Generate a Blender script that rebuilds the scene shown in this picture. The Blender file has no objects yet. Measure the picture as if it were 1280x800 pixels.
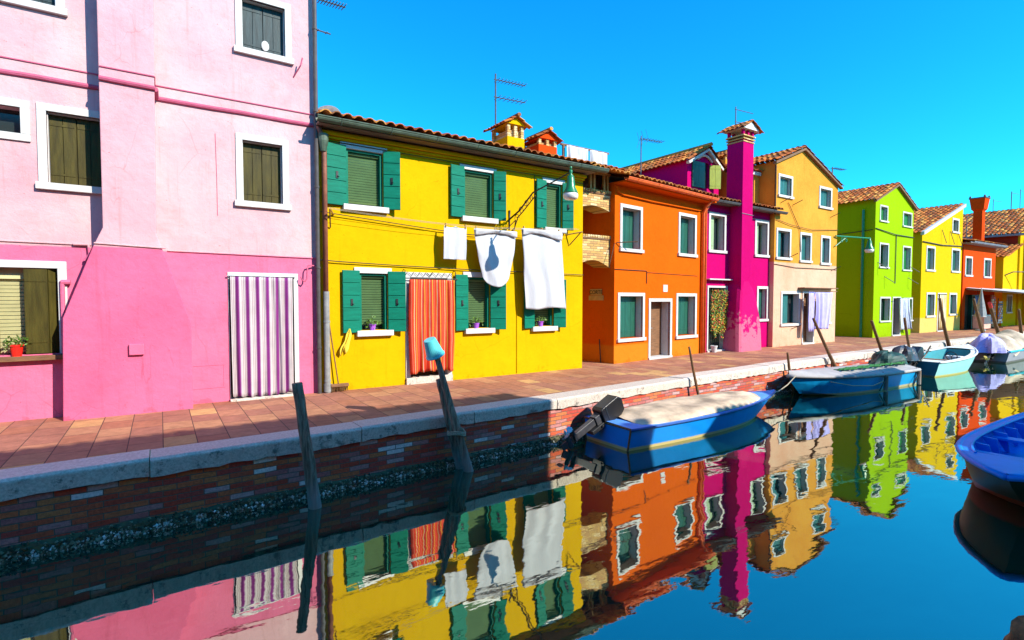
import bpy, bmesh, math, random
from mathutils import Vector, Matrix, noise
R = math.radians
PI = math.pi
rng = random.Random(7)
scene = bpy.context.scene
col = scene.collection
WATER = -0.75

# window and door openings per house: (from, to) along the facade and (bottom, top), metres
OPEN = {'green': {'door': (1.605, 2.482, 0.043, 1.795),
           'l1': (0.332, 1.38, 0.659, 1.791),
           'l2': (2.747, 3.782, 0.64, 1.762),
           'm1': (0.153, 1.066, 3.054, 4.169),
           'm2': (2.544, 3.475, 3.001, 4.165),
           't1': (0.095, 0.883, 5.072, 5.81),
           't2': (2.449, 3.455, 5.026, 5.736)},
 'lemon': {'door': (1.74, 2.919, 0.041, 2.024),
           'l1': (0.315, 1.427, 0.759, 2.033),
           'l2': (3.328, 4.386, 0.811, 2.036),
           'm1': (0.144, 1.245, 3.098, 4.376),
           'm2': (3.456, 4.643, 3.129, 4.433),
           't': (3.423, 4.386, 5.245, 6.048)},
 'magenta': {'door': (0.191, 1.24, -0.018, 2.102), 'w1': (0.22, 1.118, 3.144, 4.408), 'w2': (2.756, 3.601, 3.122, 4.393), 'w3': (2.936, 3.628, 0.906, 2.125)},
 'orange': {'door': (1.487, 2.625, -0.042, 1.694),
            'w1': (0.206, 1.168, 2.911, 4.141),
            'w2': (2.917, 3.897, 2.934, 4.207),
            'w3': (0.136, 1.3, 0.551, 1.842),
            'w4': (2.841, 3.958, 0.51, 1.848)},
 'peach': {'door': (1.927, 2.795, -0.011, 1.974),
           'l1': (0.467, 1.758, 0.714, 1.961),
           'l2': (3.338, 4.023, 0.711, 1.941),
           'm1': (-0.068, 1.047, 3.066, 4.168),
           'm2': (1.674, 2.496, 3.024, 4.127),
           'm3': (3.182, 3.92, 2.993, 4.114),
           't1': (0.169, 1.103, 5.24, 6.05),
           't2': (2.98, 3.958, 5.125, 5.96)},
 'pink': {'door': (6.921, 8.001, 0.006, 2.103),
          'w1': (7.105, 7.955, 5.647, 6.649),
          'w2': (7.076, 7.88, 3.178, 4.363),
          'w3': (4.652, 5.476, 3.174, 4.353),
          'w4': (3.989, 4.586, 3.8, 4.345),
          'w5': (4.198, 4.989, 5.59, 6.495),
          'w6': (3.929, 4.919, 0.758, 2.193)},
 'vermilion': {'w1': (-0.025, 1.045, 2.959, 4.083), 'w2': (2.772, 3.891, 2.932, 4.09)},
 'yellow': {'door': (1.601, 2.604, 0.06, 2.192),
            'l1': (0.711, 1.247, 1.088, 2.151),
            'l2': (2.968, 3.52, 1.058, 2.132),
            'l3': (4.683, 5.233, 1.052, 2.084),
            'u1': (0.488, 1.175, 3.386, 4.39),
            'u2': (2.899, 3.604, 3.382, 4.347),
            'u3': (5.016, 5.484, 3.314, 4.329)}}
# facade top outline: (along, height)
TOP = {'amber': [(-0.474, 4.455), (3.874, 5.82)],
 'green': [(-0.331, 5.993), (1.73, 6.819), (3.623, 6.032)],
 'lemon': [(-0.389, 5.036), (4.737, 6.812)],
 'magenta': [(0.051, 4.755), (3.693, 4.723)],
 'orange': [(-0.059, 4.613), (4.373, 4.732)],
 'peach': [(-0.438, 6.334), (1.749, 7.123), (4.078, 6.215)],
 'vermilion': [(-0.415, 4.81), (4.609, 4.716)],
 'yellow': [(0.047, 4.778), (6.095, 4.707)]}

# ------------------------------------------------------------------ mesh builder
class MB:
    def __init__(s):
        s.v = []; s.f = []; s.m = []; s.r = []; s.uv = []
    def add(s, vs, fs, mi=0, rnd=None, uvs=None):
        o = len(s.v)
        s.v += [tuple(p) for p in vs]
        for k, f in enumerate(fs):
            s.f.append(tuple(i + o for i in f)); s.m.append(mi)
            s.r.append(rng.random() if rnd is None else (rnd[k] if isinstance(rnd, list) else rnd))
            s.uv.append([uvs[i] for i in f] if uvs else [(0, 0)] * len(f))
    def box(s, x0, x1, y0, y1, z0, z1, mi=0, M=None, rnd=None):
        vs = [Vector((x, y, z)) for z in (z0, z1) for y in (y0, y1) for x in (x0, x1)]
        if M is not None: vs = [M @ p for p in vs]
        rr = rng.random() if rnd is None else rnd
        s.add(vs, [(0, 2, 3, 1), (4, 5, 7, 6), (0, 1, 5, 4), (2, 6, 7, 3), (0, 4, 6, 2), (1, 3, 7, 5)], mi, rr)
    def quad(s, a, b, c, d, mi=0):
        s.add([a, b, c, d], [(0, 1, 2, 3)], mi)
    def tube(s, pts, r, n=8, mi=0, cap=True, squash=None):
        pts = [Vector(p) for p in pts]
        rs = r if isinstance(r, (list, tuple)) else [r] * len(pts)
        vs = []; fs = []
        up = None
        for i, p in enumerate(pts):
            d = (pts[min(i + 1, len(pts) - 1)] - pts[max(i - 1, 0)]).normalized()
            if up is None:
                up = Vector((0, 0, 1)) if abs(d.z) < .9 else Vector((1, 0, 0))
            a = d.cross(up)
            if a.length < 1e-4: a = d.cross(Vector((0, 1, 0)))
            a.normalize(); b = a.cross(d).normalized()
            up = b
            for k in range(n):
                t = 2 * PI * k / n
                vs.append(p + a * math.cos(t) * rs[i] + b * math.sin(t) * rs[i] * (squash or 1))
        for i in range(len(pts) - 1):
            for k in range(n):
                fs.append((i * n + k, i * n + (k + 1) % n, (i + 1) * n + (k + 1) % n, (i + 1) * n + k))
        if cap:
            fs.append(tuple(range(n - 1, -1, -1))); fs.append(tuple(range((len(pts) - 1) * n, len(pts) * n)))
        s.add(vs, fs, mi, rng.random())
    def lathe(s, prof, c=(0, 0, 0), n=16, mi=0, M=None):
        vs = []; fs = []
        for (r, z) in prof:
            for k in range(n):
                t = 2 * PI * k / n
                p = Vector((r * math.cos(t), r * math.sin(t), z))
                if M is not None: p = M @ p
                vs.append(p + Vector(c))
        for i in range(len(prof) - 1):
            for k in range(n):
                fs.append((i * n + k, i * n + (k + 1) % n, (i + 1) * n + (k + 1) % n, (i + 1) * n + k))
        fs.append(tuple(range(n - 1, -1, -1))); fs.append(tuple(range((len(prof) - 1) * n, len(prof) * n)))
        s.add(vs, fs, mi)
    def prism(s, poly, y0, y1, mi=0):
        """poly of (x, z) counter-clockwise seen from -y, extruded y0..y1"""
        n = len(poly)
        vs = [(x, y0, z) for x, z in poly] + [(x, y1, z) for x, z in poly]
        fs = [tuple(range(n)), tuple(range(2 * n - 1, n - 1, -1))]
        fs += [(i, i + n, (i + 1) % n + n, (i + 1) % n) for i in range(n)]
        s.add(vs, fs, mi, rng.random())
    def grid(s, fn, n, m, mi=0):
        vs = []; uv = []
        for j in range(m + 1):
            for i in range(n + 1):
                u, w = i / n, j / m
                vs.append(fn(u, w)); uv.append((u, w))
        fs = [(j * (n + 1) + i, j * (n + 1) + i + 1, (j + 1) * (n + 1) + i + 1, (j + 1) * (n + 1) + i) for j in range(m) for i in range(n)]
        s.add(vs, fs, mi, None, uv)
    def build(s, name, mats, parent=None, loc=(0, 0, 0), rz=0, smooth=False, bevel=0, solid=0, label=None, fixn=False):
        me = bpy.data.meshes.new(name)
        me.from_pydata(s.v, [], s.f)
        if not isinstance(mats, (list, tuple)): mats = [mats]
        for m in mats: me.materials.append(m)
        me.polygons.foreach_set('material_index', s.m)
        a = me.attributes.new('rnd', 'FLOAT', 'FACE'); a.data.foreach_set('value', s.r)
        ul = me.uv_layers.new(name='UVMap')
        flat = [c for f in s.uv for p in f for c in p]
        ul.data.foreach_set('uv', flat)
        if smooth: me.polygons.foreach_set('use_smooth', [True] * len(s.f))
        me.update()
        if fixn:
            bm = bmesh.new(); bm.from_mesh(me); bmesh.ops.recalc_face_normals(bm, faces=bm.faces); bm.to_mesh(me); bm.free()
        o = bpy.data.objects.new(name, me); col.objects.link(o)
        o.location = loc; o.rotation_euler = (0, 0, rz)
        if parent: o.parent = parent
        if solid:
            md = o.modifiers.new('thick', 'SOLIDIFY'); md.thickness = solid; md.offset = 0
        if bevel:
            md = o.modifiers.new('soft', 'BEVEL'); md.width = bevel; md.segments = 2; md.limit_method = 'ANGLE'; md.angle_limit = R(50)
        if label: o['label'] = label
        return o

def tag(o, label=None, cat=None, group=None, kind=None):
    if label: o['label'] = label
    if cat: o['category'] = cat
    if group: o['group'] = group
    if kind: o['kind'] = kind
    return o
def empty(name, label, cat, loc=(0, 0, 0), rz=0, group=None):
    o = bpy.data.objects.new(name, None); col.objects.link(o)
    o.empty_display_size = .3
    o.location = loc; o.rotation_euler = (0, 0, rz)
    return tag(o, label, cat, group)
def copy_tree(o, parent=None):
    c = o.copy(); col.objects.link(c)
    if parent: c.parent = parent
    for ch in list(o.children): copy_tree(ch, c)
    return c

# ------------------------------------------------------------------ materials
def new_mat(name):
    m = bpy.data.materials.new(name); m.use_nodes = True
    nt = m.node_tree; b = nt.nodes['Principled BSDF']
    return m, nt, b
def N(nt, typ, **kw):
    n = nt.nodes.new(typ)
    for k, v in kw.items():
        if k.startswith('_'): setattr(n, k[1:], v)
        else: n.inputs[k.replace('__', ' ')].default_value = v
    return n
def rgba(c): return (c[0], c[1], c[2], 1)
def coord(nt, scale=(1, 1, 1), kind='Object', loc=(0, 0, 0), rot=(0, 0, 0)):
    t = nt.nodes.new('ShaderNodeTexCoord'); mp = nt.nodes.new('ShaderNodeMapping')
    mp.inputs['Scale'].default_value = scale; mp.inputs['Location'].default_value = loc; mp.inputs['Rotation'].default_value = rot
    nt.links.new(t.outputs[kind], mp.inputs['Vector']); return mp.outputs[0]
def ramp(nt, src, stops, interp='LINEAR'):
    r = nt.nodes.new('ShaderNodeValToRGB'); r.color_ramp.interpolation = interp
    e = r.color_ramp.elements
    while len(e) < len(stops): e.new(.5)
    for k, (p, c) in enumerate(stops):
        e[k].position = p; e[k].color = rgba(c) if isinstance(c, (tuple, list)) else (c, c, c, 1)
    nt.links.new(src, r.inputs[0]); return r.outputs[0]
def mixc(nt, fac, a, b, mode='MIX'):
    n = nt.nodes.new('ShaderNodeMix'); n.data_type = 'RGBA'; n.blend_type = mode
    for s, i in ((fac, 0), (a, 6), (b, 7)):
        if hasattr(s, 'links') or hasattr(s, 'is_linked'): nt.links.new(s, n.inputs[i])
        elif isinstance(s, (tuple, list)): n.inputs[i].default_value = rgba(s)
        else: n.inputs[i].default_value = s
    return n.outputs[2]
def noise_t(nt, vec, scale, detail=6, rough=.6, dist=0):
    n = N(nt, 'ShaderNodeTexNoise', Scale=scale, Detail=detail, Roughness=rough, Distortion=dist)
    nt.links.new(vec, n.inputs['Vector']); return n.outputs['Fac']
def bump(nt, b, h, strength=.3, dist=.02, prev=None):
    n = N(nt, 'ShaderNodeBump', Strength=strength, Distance=dist)
    nt.links.new(h, n.inputs['Height'])
    if prev: nt.links.new(prev, n.inputs['Normal'])
    nt.links.new(n.outputs[0], b.inputs['Normal']); return n.outputs[0]
def math_n(nt, op, a, b=None, c=None):
    n = nt.nodes.new('ShaderNodeMath'); n.operation = op
    for i, s in enumerate((a, b, c)):
        if s is None: continue
        if isinstance(s, (int, float)): n.inputs[i].default_value = s
        else: nt.links.new(s, n.inputs[i])
    return n.outputs[0]

def simple(name, c, rough=.6, var=.12, scale=6, metal=0, bs=.15, spec=None, stretch=(1, 1, 1), rnd=0):
    m, nt, b = new_mat(name)
    v = coord(nt, stretch)
    f = noise_t(nt, v, scale)
    lo = tuple(x * (1 - var * 1.6) for x in c); hi = tuple(min(1, x * (1 + var)) for x in c)
    o = ramp(nt, f, [(.3, lo), (.7, hi)])
    if rnd:
        a = N(nt, 'ShaderNodeAttribute', _attribute_name='rnd')
        g = ramp(nt, a.outputs['Fac'], [(0, 1 - rnd), (1, 1.0)])
        o = mixc(nt, 1.0, o, g, 'MULTIPLY')
    nt.links.new(o, b.inputs['Base Color'])
    b.inputs['Roughness'].default_value = rough; b.inputs['Metallic'].default_value = metal
    if spec is not None: b.inputs['Specular IOR Level'].default_value = spec
    if bs:
        f2 = noise_t(nt, v, scale * 7, 4)
        bump(nt, b, f2, bs, .01)
    return m

def plaster(name, c, low=None, zlow=0, fade=.012, stain=(.75, .7, .65), amount=.25, pale=.0, seed=0, bumpy=.35, worn=None):
    """painted lime plaster: broad tone drift, brush marks, blisters, a worn foot and an optional second paint below zlow"""
    m, nt, b = new_mat(name)
    v = coord(nt, (1, 1, 1), 'Object', (seed * 3.7, seed * 1.3, 0))
    big = noise_t(nt, v, .8, 5, .6, .4)
    mid = noise_t(nt, v, 5, 8, .65)
    fine = noise_t(nt, v, 45, 5, .7)
    base = c
    if low:
        t = nt.nodes.new('ShaderNodeTexCoord'); sp = nt.nodes.new('ShaderNodeSeparateXYZ')
        nt.links.new(t.outputs['Object'], sp.inputs[0])
        z = math_n(nt, 'ADD', sp.outputs['Z'], math_n(nt, 'MULTIPLY', math_n(nt, 'SUBTRACT', mid, .5), .03))
        fz = ramp(nt, math_n(nt, 'ADD', math_n(nt, 'MULTIPLY', math_n(nt, 'SUBTRACT', z, zlow), 1 / fade / 2), .5), [(0, 0), (1, 1)])
        base = mixc(nt, fz, low, c)
    a = mixc(nt, math_n(nt, 'MULTIPLY', ramp(nt, big, [(.35, 0), (.7, 1)]), amount), base, stain, 'MULTIPLY')
    a = mixc(nt, math_n(nt, 'MULTIPLY', ramp(nt, mid, [(.5, 0), (.72, 1)]), amount * .7), a, (.82, .78, .74), 'MULTIPLY')
    if pale:
        lf = noise_t(nt, v, 2.2, 10, .72, .8)
        a = mixc(nt, math_n(nt, 'MULTIPLY', ramp(nt, lf, [(.56, 0), (.68, 1)]), pale), a, (.85, .75, .62))
    # vertical run-off streaks
    vs = coord(nt, (6, 6, .35), 'Object', (seed, 0, 0))
    st = noise_t(nt, vs, 2.0, 5, .6)
    a = mixc(nt, math_n(nt, 'MULTIPLY', ramp(nt, st, [(.58, 0), (.75, 1)]), amount * .8), a, (.72, .66, .6), 'MULTIPLY')
    # tiny chips
    ch = noise_t(nt, v, 26, 2, .5)
    a = mixc(nt, math_n(nt, 'MULTIPLY', ramp(nt, ch, [(.745, 0), (.755, 1)]), .55), a, (.28, .2, .18), 'MULTIPLY')
    # hairline cracks, only here and there
    vo = N(nt, 'ShaderNodeTexVoronoi', Scale=1.1, _feature='DISTANCE_TO_EDGE')
    wobv = mixc(nt, .22, v, N(nt, 'ShaderNodeTexNoise', Scale=6.0, Detail=5).outputs['Color'], 'LINEAR_LIGHT')
    nt.links.new(wobv, vo.inputs['Vector'])
    ck = math_n(nt, 'MULTIPLY', ramp(nt, vo.outputs['Distance'], [(.0, 1), (.006, 0)]), ramp(nt, noise_t(nt, v, 1.3, 3), [(.52, 0), (.6, .32)]))
    a = mixc(nt, ck, a, (.35, .2, .16), 'MULTIPLY')
    # damp, dirty foot
    tf = nt.nodes.new('ShaderNodeTexCoord'); sf = nt.nodes.new('ShaderNodeSeparateXYZ'); nt.links.new(tf.outputs['Object'], sf.inputs[0])
    ft = math_n(nt, 'ADD', math_n(nt, 'MULTIPLY', sf.outputs['Z'], -2.2), math_n(nt, 'MULTIPLY', math_n(nt, 'SUBTRACT', mid, .5), 2.6))
    a = mixc(nt, math_n(nt, 'MULTIPLY', ramp(nt, ft, [(-.35, 0), (.1, 1)]), .45), a, (.78, .66, .56), 'MULTIPLY')
    if worn:
        t = nt.nodes.new('ShaderNodeTexCoord'); sp = nt.nodes.new('ShaderNodeSeparateXYZ')
        nt.links.new(t.outputs['Object'], sp.inputs[0])
        h = math_n(nt, 'ADD', math_n(nt, 'MULTIPLY', sp.outputs['Z'], -1.0 / worn[0]), 1.0)
        wf = math_n(nt, 'ADD', math_n(nt, 'MULTIPLY', h, .5), math_n(nt, 'SUBTRACT', mid, .62))
        a = mixc(nt, math_n(nt, 'MULTIPLY', ramp(nt, wf, [(.12, 0), (.2, 1)]), worn[1]), a, worn[2])
    nt.links.new(a, b.inputs['Base Color'])
    b.inputs['Roughness'].default_value = .9; b.inputs['Specular IOR Level'].default_value = .04
    n1 = bump(nt, b, mid, bumpy * 1.3, .045)
    bump(nt, b, fine, bumpy * .6, .008, n1)
    return m

def brick_mat(name, cols, mortar, w=.25, h=.065, axis='xz', algae=None, bs=.8, frac=.18):
    m, nt, b = new_mat(name)
    t = nt.nodes.new('ShaderNodeTexCoord'); sp = nt.nodes.new('ShaderNodeSeparateXYZ'); cb = nt.nodes.new('ShaderNodeCombineXYZ')
    src = 'UV' if axis == 'uv' else 'Object'
    nt.links.new(t.outputs[src], sp.inputs[0])
    nt.links.new(sp.outputs['X'], cb.inputs[0]); nt.links.new(sp.outputs['Y' if axis in ('xy', 'uv') else 'Z'], cb.inputs[1])
    wob = N(nt, 'ShaderNodeTexNoise', Scale=2.5, Detail=3)
    nt.links.new(cb.outputs[0], wob.inputs['Vector'])
    vec = mixc(nt, .012, cb.outputs[0], wob.outputs['Color'], 'LINEAR_LIGHT')
    br = N(nt, 'ShaderNodeTexBrick', Scale=1.0, Color1=(0, 0, 0, 1), Color2=(1, 1, 1, 1), Mortar=(.5, .5, .5, 1))
    br.inputs['Mortar Size'].default_value = h * .09; br.inputs['Mortar Smooth'].default_value = .3
    br.inputs['Brick Width'].default_value = w; br.inputs['Row Height'].default_value = h
    nt.links.new(vec, br.inputs['Vector'])
    f = noise_t(nt, cb.outputs[0], 30, 6, .7)
    c = ramp(nt, br.outputs['Color'], cols, 'CONSTANT')
    c = mixc(nt, 1.0, c, ramp(nt, f, [(.3, .6), (.7, 1.1)]), 'MULTIPLY')
    g = noise_t(nt, cb.outputs[0], 1.1, 7, .7)
    c = mixc(nt, ramp(nt, g, [(.55, 0), (.75, .5)]), c, (.12, .08, .06))
    c = mixc(nt, br.outputs['Fac'], c, mortar)
    if algae:
        z = math_n(nt, 'ADD', sp.outputs['Z'], math_n(nt, 'MULTIPLY', math_n(nt, 'SUBTRACT', f, .5), .08))
        k = ramp(nt, math_n(nt, 'MULTIPLY', math_n(nt, 'SUBTRACT', z, algae[0]), 1 / (algae[1] - algae[0])), [(0, 1), (1, 0)])
        c = mixc(nt, k, c, algae[2])
    nt.links.new(c, b.inputs['Base Color']); b.inputs['Roughness'].default_value = .85
    hh = math_n(nt, 'SUBTRACT', f, br.outputs['Fac'])
    bump(nt, b, hh, bs, .012)
    return m

M = {}
def init_materials():
    M['stone'] = None
    # Istrian stone coping with black lichen in the front face
    m, nt, b = new_mat('istrian_stone'); v = coord(nt)
    f = noise_t(nt, v, 3.2, 10, .75, .6); g = noise_t(nt, v, 40, 5, .7)
    g1 = nt.nodes.new('ShaderNodeNewGeometry'); sp = nt.nodes.new('ShaderNodeSeparateXYZ'); nt.links.new(g1.outputs['Normal'], sp.inputs[0])
    side = ramp(nt, sp.outputs['Z'], [(.2, 1), (.7, .06)])
    lm = N(nt, 'ShaderNodeTexNoise', Scale=11.0, Detail=9, Roughness=.8); nt.links.new(v, lm.inputs['Vector'])
    k = math_n(nt, 'MULTIPLY', ramp(nt, math_n(nt, 'ADD', math_n(nt, 'MULTIPLY', f, .5), math_n(nt, 'MULTIPLY', lm.outputs['Fac'], .5)), [(.53, 0), (.59, 1)]), math_n(nt, 'MULTIPLY', side, .7))
    pal = N(nt, 'ShaderNodeAttribute', _attribute_name='rnd')
    c0 = ramp(nt, g, [(.35, (.50, .41, .33)), (.65, (.76, .66, .56))])
    c0 = mixc(nt, 1.0, c0, ramp(nt, pal.outputs['Fac'], [(0, .84), (1, 1)]), 'MULTIPLY')
    c = mixc(nt, k, c0, (.035, .03, .028))
    nt.links.new(c, b.inputs['Base Color']); b.inputs['Roughness'].default_value = .8
    n1 = bump(nt, b, f, .3, .03); bump(nt, b, g, .5, .008, n1)
    M['coping'] = m
    # pavement of trachyte / brick slabs
    m, nt, b = new_mat('paving_slabs')
    v = coord(nt, (1, 1, 1), 'Object', (0, 0, 0), (0, 0, R(90)))
    br = N(nt, 'ShaderNodeTexBrick', Scale=1.0, Color1=(0, 0, 0, 1), Color2=(1, 1, 1, 1), Mortar=(.5, .5, .5, 1))
    br.inputs['Mortar Size'].default_value = .006; br.inputs['Brick Width'].default_value = .46; br.inputs['Row Height'].default_value = .335
    br.inputs['Mortar Smooth'].default_value = .2; br.offset = .37
    nt.links.new(v, br.inputs['Vector'])
    c = ramp(nt, br.outputs['Color'], [(0, (.42, .165, .09)), (.25, (.46, .20, .11)), (.5, (.39, .16, .10)), (.75, (.50, .235, .12)), (.93, (.60, .33, .13))], 'CONSTANT')
    f = noise_t(nt, v, 7, 8, .7); f2 = noise_t(nt, v, 60, 4, .7); f3 = noise_t(nt, v, .7, 6, .6)
    c = mixc(nt, 1.0, c, ramp(nt, f, [(.3, .7), (.7, 1.12)]), 'MULTIPLY')
    c = mixc(nt, 1.0, c, ramp(nt, f3, [(.35, .78), (.65, 1.05)]), 'MULTIPLY')
    c = mixc(nt, math_n(nt, 'MULTIPLY', ramp(nt, f2, [(.66, 0), (.7, 1)]), .4), c, (.1, .06, .05))
    c = mixc(nt, br.outputs['Fac'], c, (.09, .05, .035))
    nt.links.new(c, b.inputs['Base Color']); b.inputs['Roughness'].default_value = .8; b.inputs['Specular IOR Level'].default_value = .25
    n1 = bump(nt, b, math_n(nt, 'SUBTRACT', f, math_n(nt, 'MULTIPLY', br.outputs['Fac'], 2)), .35, .01)
    bump(nt, b, f2, .3, .004, n1)
    M['paving'] = m
    M['quay_brick'] = brick_mat('quay_brick', [(0, (.62, .07, .03)), (.16, (.68, .11, .04)), (.3, (.55, .07, .045)), (.44, (.68, .15, .05)), (.56, (.52, .15, .13)), (.66, (.66, .19, .06)), (.78, (.56, .22, .20)), (.90, (.60, .36, .34)), (.965, (.84, .74, .70))],
                                (.16, .11, .08), .25, .061, 'uv')
    M['arch_brick'] = brick_mat('arch_brick', [(0, (.62, .36, .10)), (.3, (.72, .48, .16)), (.6, (.55, .30, .10)), (.8, (.8, .6, .3))], (.28, .17, .08), .22, .06, 'xz')
    M['orange_brick'] = brick_mat('orange_brick', [(0, (.55, .16, .05)), (.4, (.62, .22, .06)), (.7, (.5, .12, .05))], (.4, .3, .2), .22, .06, 'xz')
    # roof tiles
    m, nt, b = new_mat('terracotta_tiles')
    a = N(nt, 'ShaderNodeAttribute', _attribute_name='rnd')
    v = coord(nt); f = noise_t(nt, v, 14, 7, .7); f2 = noise_t(nt, v, 1.6, 5, .7)
    c = ramp(nt, a.outputs['Fac'], [(0, (.38, .10, .03)), (.3, (.62, .20, .045)), (.55, (.52, .14, .035)), (.75, (.72, .33, .08)), (.9, (.30, .12, .05))], 'CONSTANT')
    c = mixc(nt, 1.0, c, ramp(nt, f, [(.3, .55), (.7, 1.15)]), 'MULTIPLY')
    c = mixc(nt, ramp(nt, math_n(nt, 'ADD', f2, math_n(nt, 'MULTIPLY', f, .35)), [(.68, 0), (.85, .75)]), c, (.09, .065, .04))
    nt.links.new(c, b.inputs['Base Color']); b.inputs['Roughness'].default_value = .9; b.inputs['Specular IOR Level'].default_value = .08
    bump(nt, b, f, .4, .01)
    M['tile'] = m
    M['white'] = simple('white_stone_trim', (.57, .545, .51), .7, .07, 9)
    M['white_paint'] = simple('white_paint', (.58, .565, .54), .5, .05, 9)
    M['soffit'] = simple('grey_soffit', (.17, .12, .09), .8, .2, 5, stretch=(1, 6, 6))
    M['gutter_green'] = simple('green_grey_gutter', (.075, .11, .07), .5, .25, 8)
    M['gutter_dark'] = simple('dark_gutter', (.07, .06, .055), .5, .2, 8)
    M['gutter_orange'] = simple('orange_gutter', (.8, .13, .015), .5, .15, 8)
    M['gutter_grey'] = simple('grey_gutter', (.22, .22, .25), .5, .15, 8)
    M['copper'] = simple('copper_pipe', (.26, .09, .05), .5, .2, 10)
    M['grey_pipe'] = simple('grey_pipe', (.25, .25, .24), .55, .2, 10)
    M['shut_pink'] = simple('olive_shutter_paint', (.060, .048, .007), .5, .3, 3, stretch=(6, 6, .7), bs=.25, spec=.2)
    M['shut_pink2'] = simple('grey_green_shutter_paint', (.022, .045, .048), .5, .3, 3, stretch=(6, 6, .7), bs=.25, spec=.25)
    M['shut_yellow'] = simple('teal_shutter_paint', (.001, .165, .100), .6, .14, 4, stretch=(1, 1, 5), spec=.15)
    M['shut_dark'] = simple('dark_green_shutter_paint', (.012, .095, .06), .42, .22, 4, stretch=(6, 6, .8))
    M['shut_teal'] = simple('blue_green_shutter_paint', (.02, .13, .12), .42, .2, 4, stretch=(6, 6, .8))
    M['shut_pale'] = simple('pale_green_shutter_paint', (.30, .42, .22), .5, .15, 4, stretch=(6, 6, .8))
    M['shut_vivid'] = simple('vivid_green_shutter_paint', (.01, .17, .03), .42, .2, 4, stretch=(6, 6, .8))
    M['shut_olive'] = simple('light_olive_shutter_paint', (.30, .36, .03), .5, .15, 4, stretch=(6, 6, .8))
    M['blind_green'] = simple('green_blind', (.105, .20, .075), .55, .1, 4)
    M['blind_cream'] = simple('cream_blind', (.56, .53, .27), .5, .08, 4)
    m, nt, b = new_mat('window_glass'); b.inputs['Base Color'].default_value = (.02, .03, .03, 1); b.inputs['Roughness'].default_value = .08
    M['glass'] = m
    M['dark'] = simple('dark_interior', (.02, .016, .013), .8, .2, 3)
    M['iron'] = simple('dark_iron', (.025, .025, .025), .5, .3, 12, metal=.3)
    M['rust'] = simple('rusted_iron', (.10, .045, .015), .8, .35, 20)
    M['alu'] = simple('aluminium_rod', (.30, .32, .34), .4, .1, 20, metal=.6)
    M['antenna'] = simple('antenna_metal', (.07, .085, .10), .6, .2, 20)
    M['lamp_green'] = simple('green_enamel', (.01, .20, .07), .3, .12, 10)
    M['lamp_glass'] = simple('lamp_glass', (.75, .72, .66), .2, .05, 10)
    m, nt, b = new_mat('old_pile_wood')
    v = coord(nt, (14, 14, .9)); f = noise_t(nt, v, 2.5, 9, .75, .5); f2 = noise_t(nt, coord(nt), 3, 4)
    c = ramp(nt, f, [(.3, (.06, .035, .024)), (.48, (.22, .145, .10)), (.66, (.42, .32, .24))])
    t = nt.nodes.new('ShaderNodeTexCoord'); sp = nt.nodes.new('ShaderNodeSeparateXYZ'); nt.links.new(t.outputs['Object'], sp.inputs[0])
    zz = math_n(nt, 'ADD', sp.outputs['Z'], math_n(nt, 'MULTIPLY', f2, .25))
    c = mixc(nt, ramp(nt, zz, [(.25, .75), (.5, 0)]), c, (.32, .30, .27))
    c = mixc(nt, ramp(nt, zz, [(.02, .85), (.14, 0)]), c, (.03, .035, .015))
    nt.links.new(c, b.inputs['Base Color']); b.inputs['Roughness'].default_value = .9; b.inputs['Specular IOR Level'].default_value = .08; bump(nt, b, f, 1.0, .02)
    M['pile'] = m
    M['stick'] = simple('brown_mooring_stake', (.17, .075, .022), .75, .4, 3, stretch=(12, 12, 1), bs=.5)
    M['bamboo'] = simple('pale_wooden_rod', (.55, .33, .08), .6, .2, 8)
    M['wood'] = simple('weathered_wood', (.20, .09, .035), .75, .3, 4, stretch=(1, 8, 8), bs=.4)
    M['rope'] = simple('rope', (.45, .38, .26), .9, .2, 60, bs=.6)
    M['bucket'] = simple('turquoise_plastic', (.10, .56, .60), .35, .08, 3)
    M['cloth_white'] = simple('white_cotton', (.50, .50, .52), .9, .04, 2.2, bs=.55, stretch=(2.5, 1, .6))
    M['cloth_yellow'] = simple('yellow_cloth', (.80, .60, .05), .9, .1, 12)
    M['cloth_lilac'] = simple('lilac_cloth', (.45, .40, .80), .9, .08, 8)
    M['purple_pot'] = simple('violet_plastic', (.42, .10, .62), .4, .08, 4)
    M['red_pot'] = simple('red_plastic', (.80, .02, .01), .35, .08, 4)
    M['leaf'] = simple('leaf_green', (.14, .28, .03), .5, .2, 20, rnd=.5)
    M['flower'] = simple('flowers', (.7, .05, .02), .6, .15, 20, rnd=.4)
    M['flower_y'] = simple('yellow_flowers', (.75, .5, .03), .6, .15, 20, rnd=.4)
    M['stem'] = simple('stems', (.06, .09, .02), .7, .2, 20)
    m, nt, b = new_mat('barnacles_and_shells')
    a = N(nt, 'ShaderNodeAttribute', _attribute_name='rnd')
    c = ramp(nt, a.outputs['Fac'], [(0, (.03, .034, .015)), (.3, (.09, .08, .035)), (.55, (.20, .19, .11)), (.8, (.45, .44, .38)), (.94, (.8, .8, .76))], 'CONSTANT')
    nt.links.new(c, b.inputs['Base Color']); b.inputs['Roughness'].default_value = .6
    M['shell'] = m
    M['algae'] = simple('wet_algae', (.075, .075, .018), .5, .4, 12, bs=.6)
    M['ground'] = simple('earth', (.20, .12, .08), .9, .2, 2)

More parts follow.
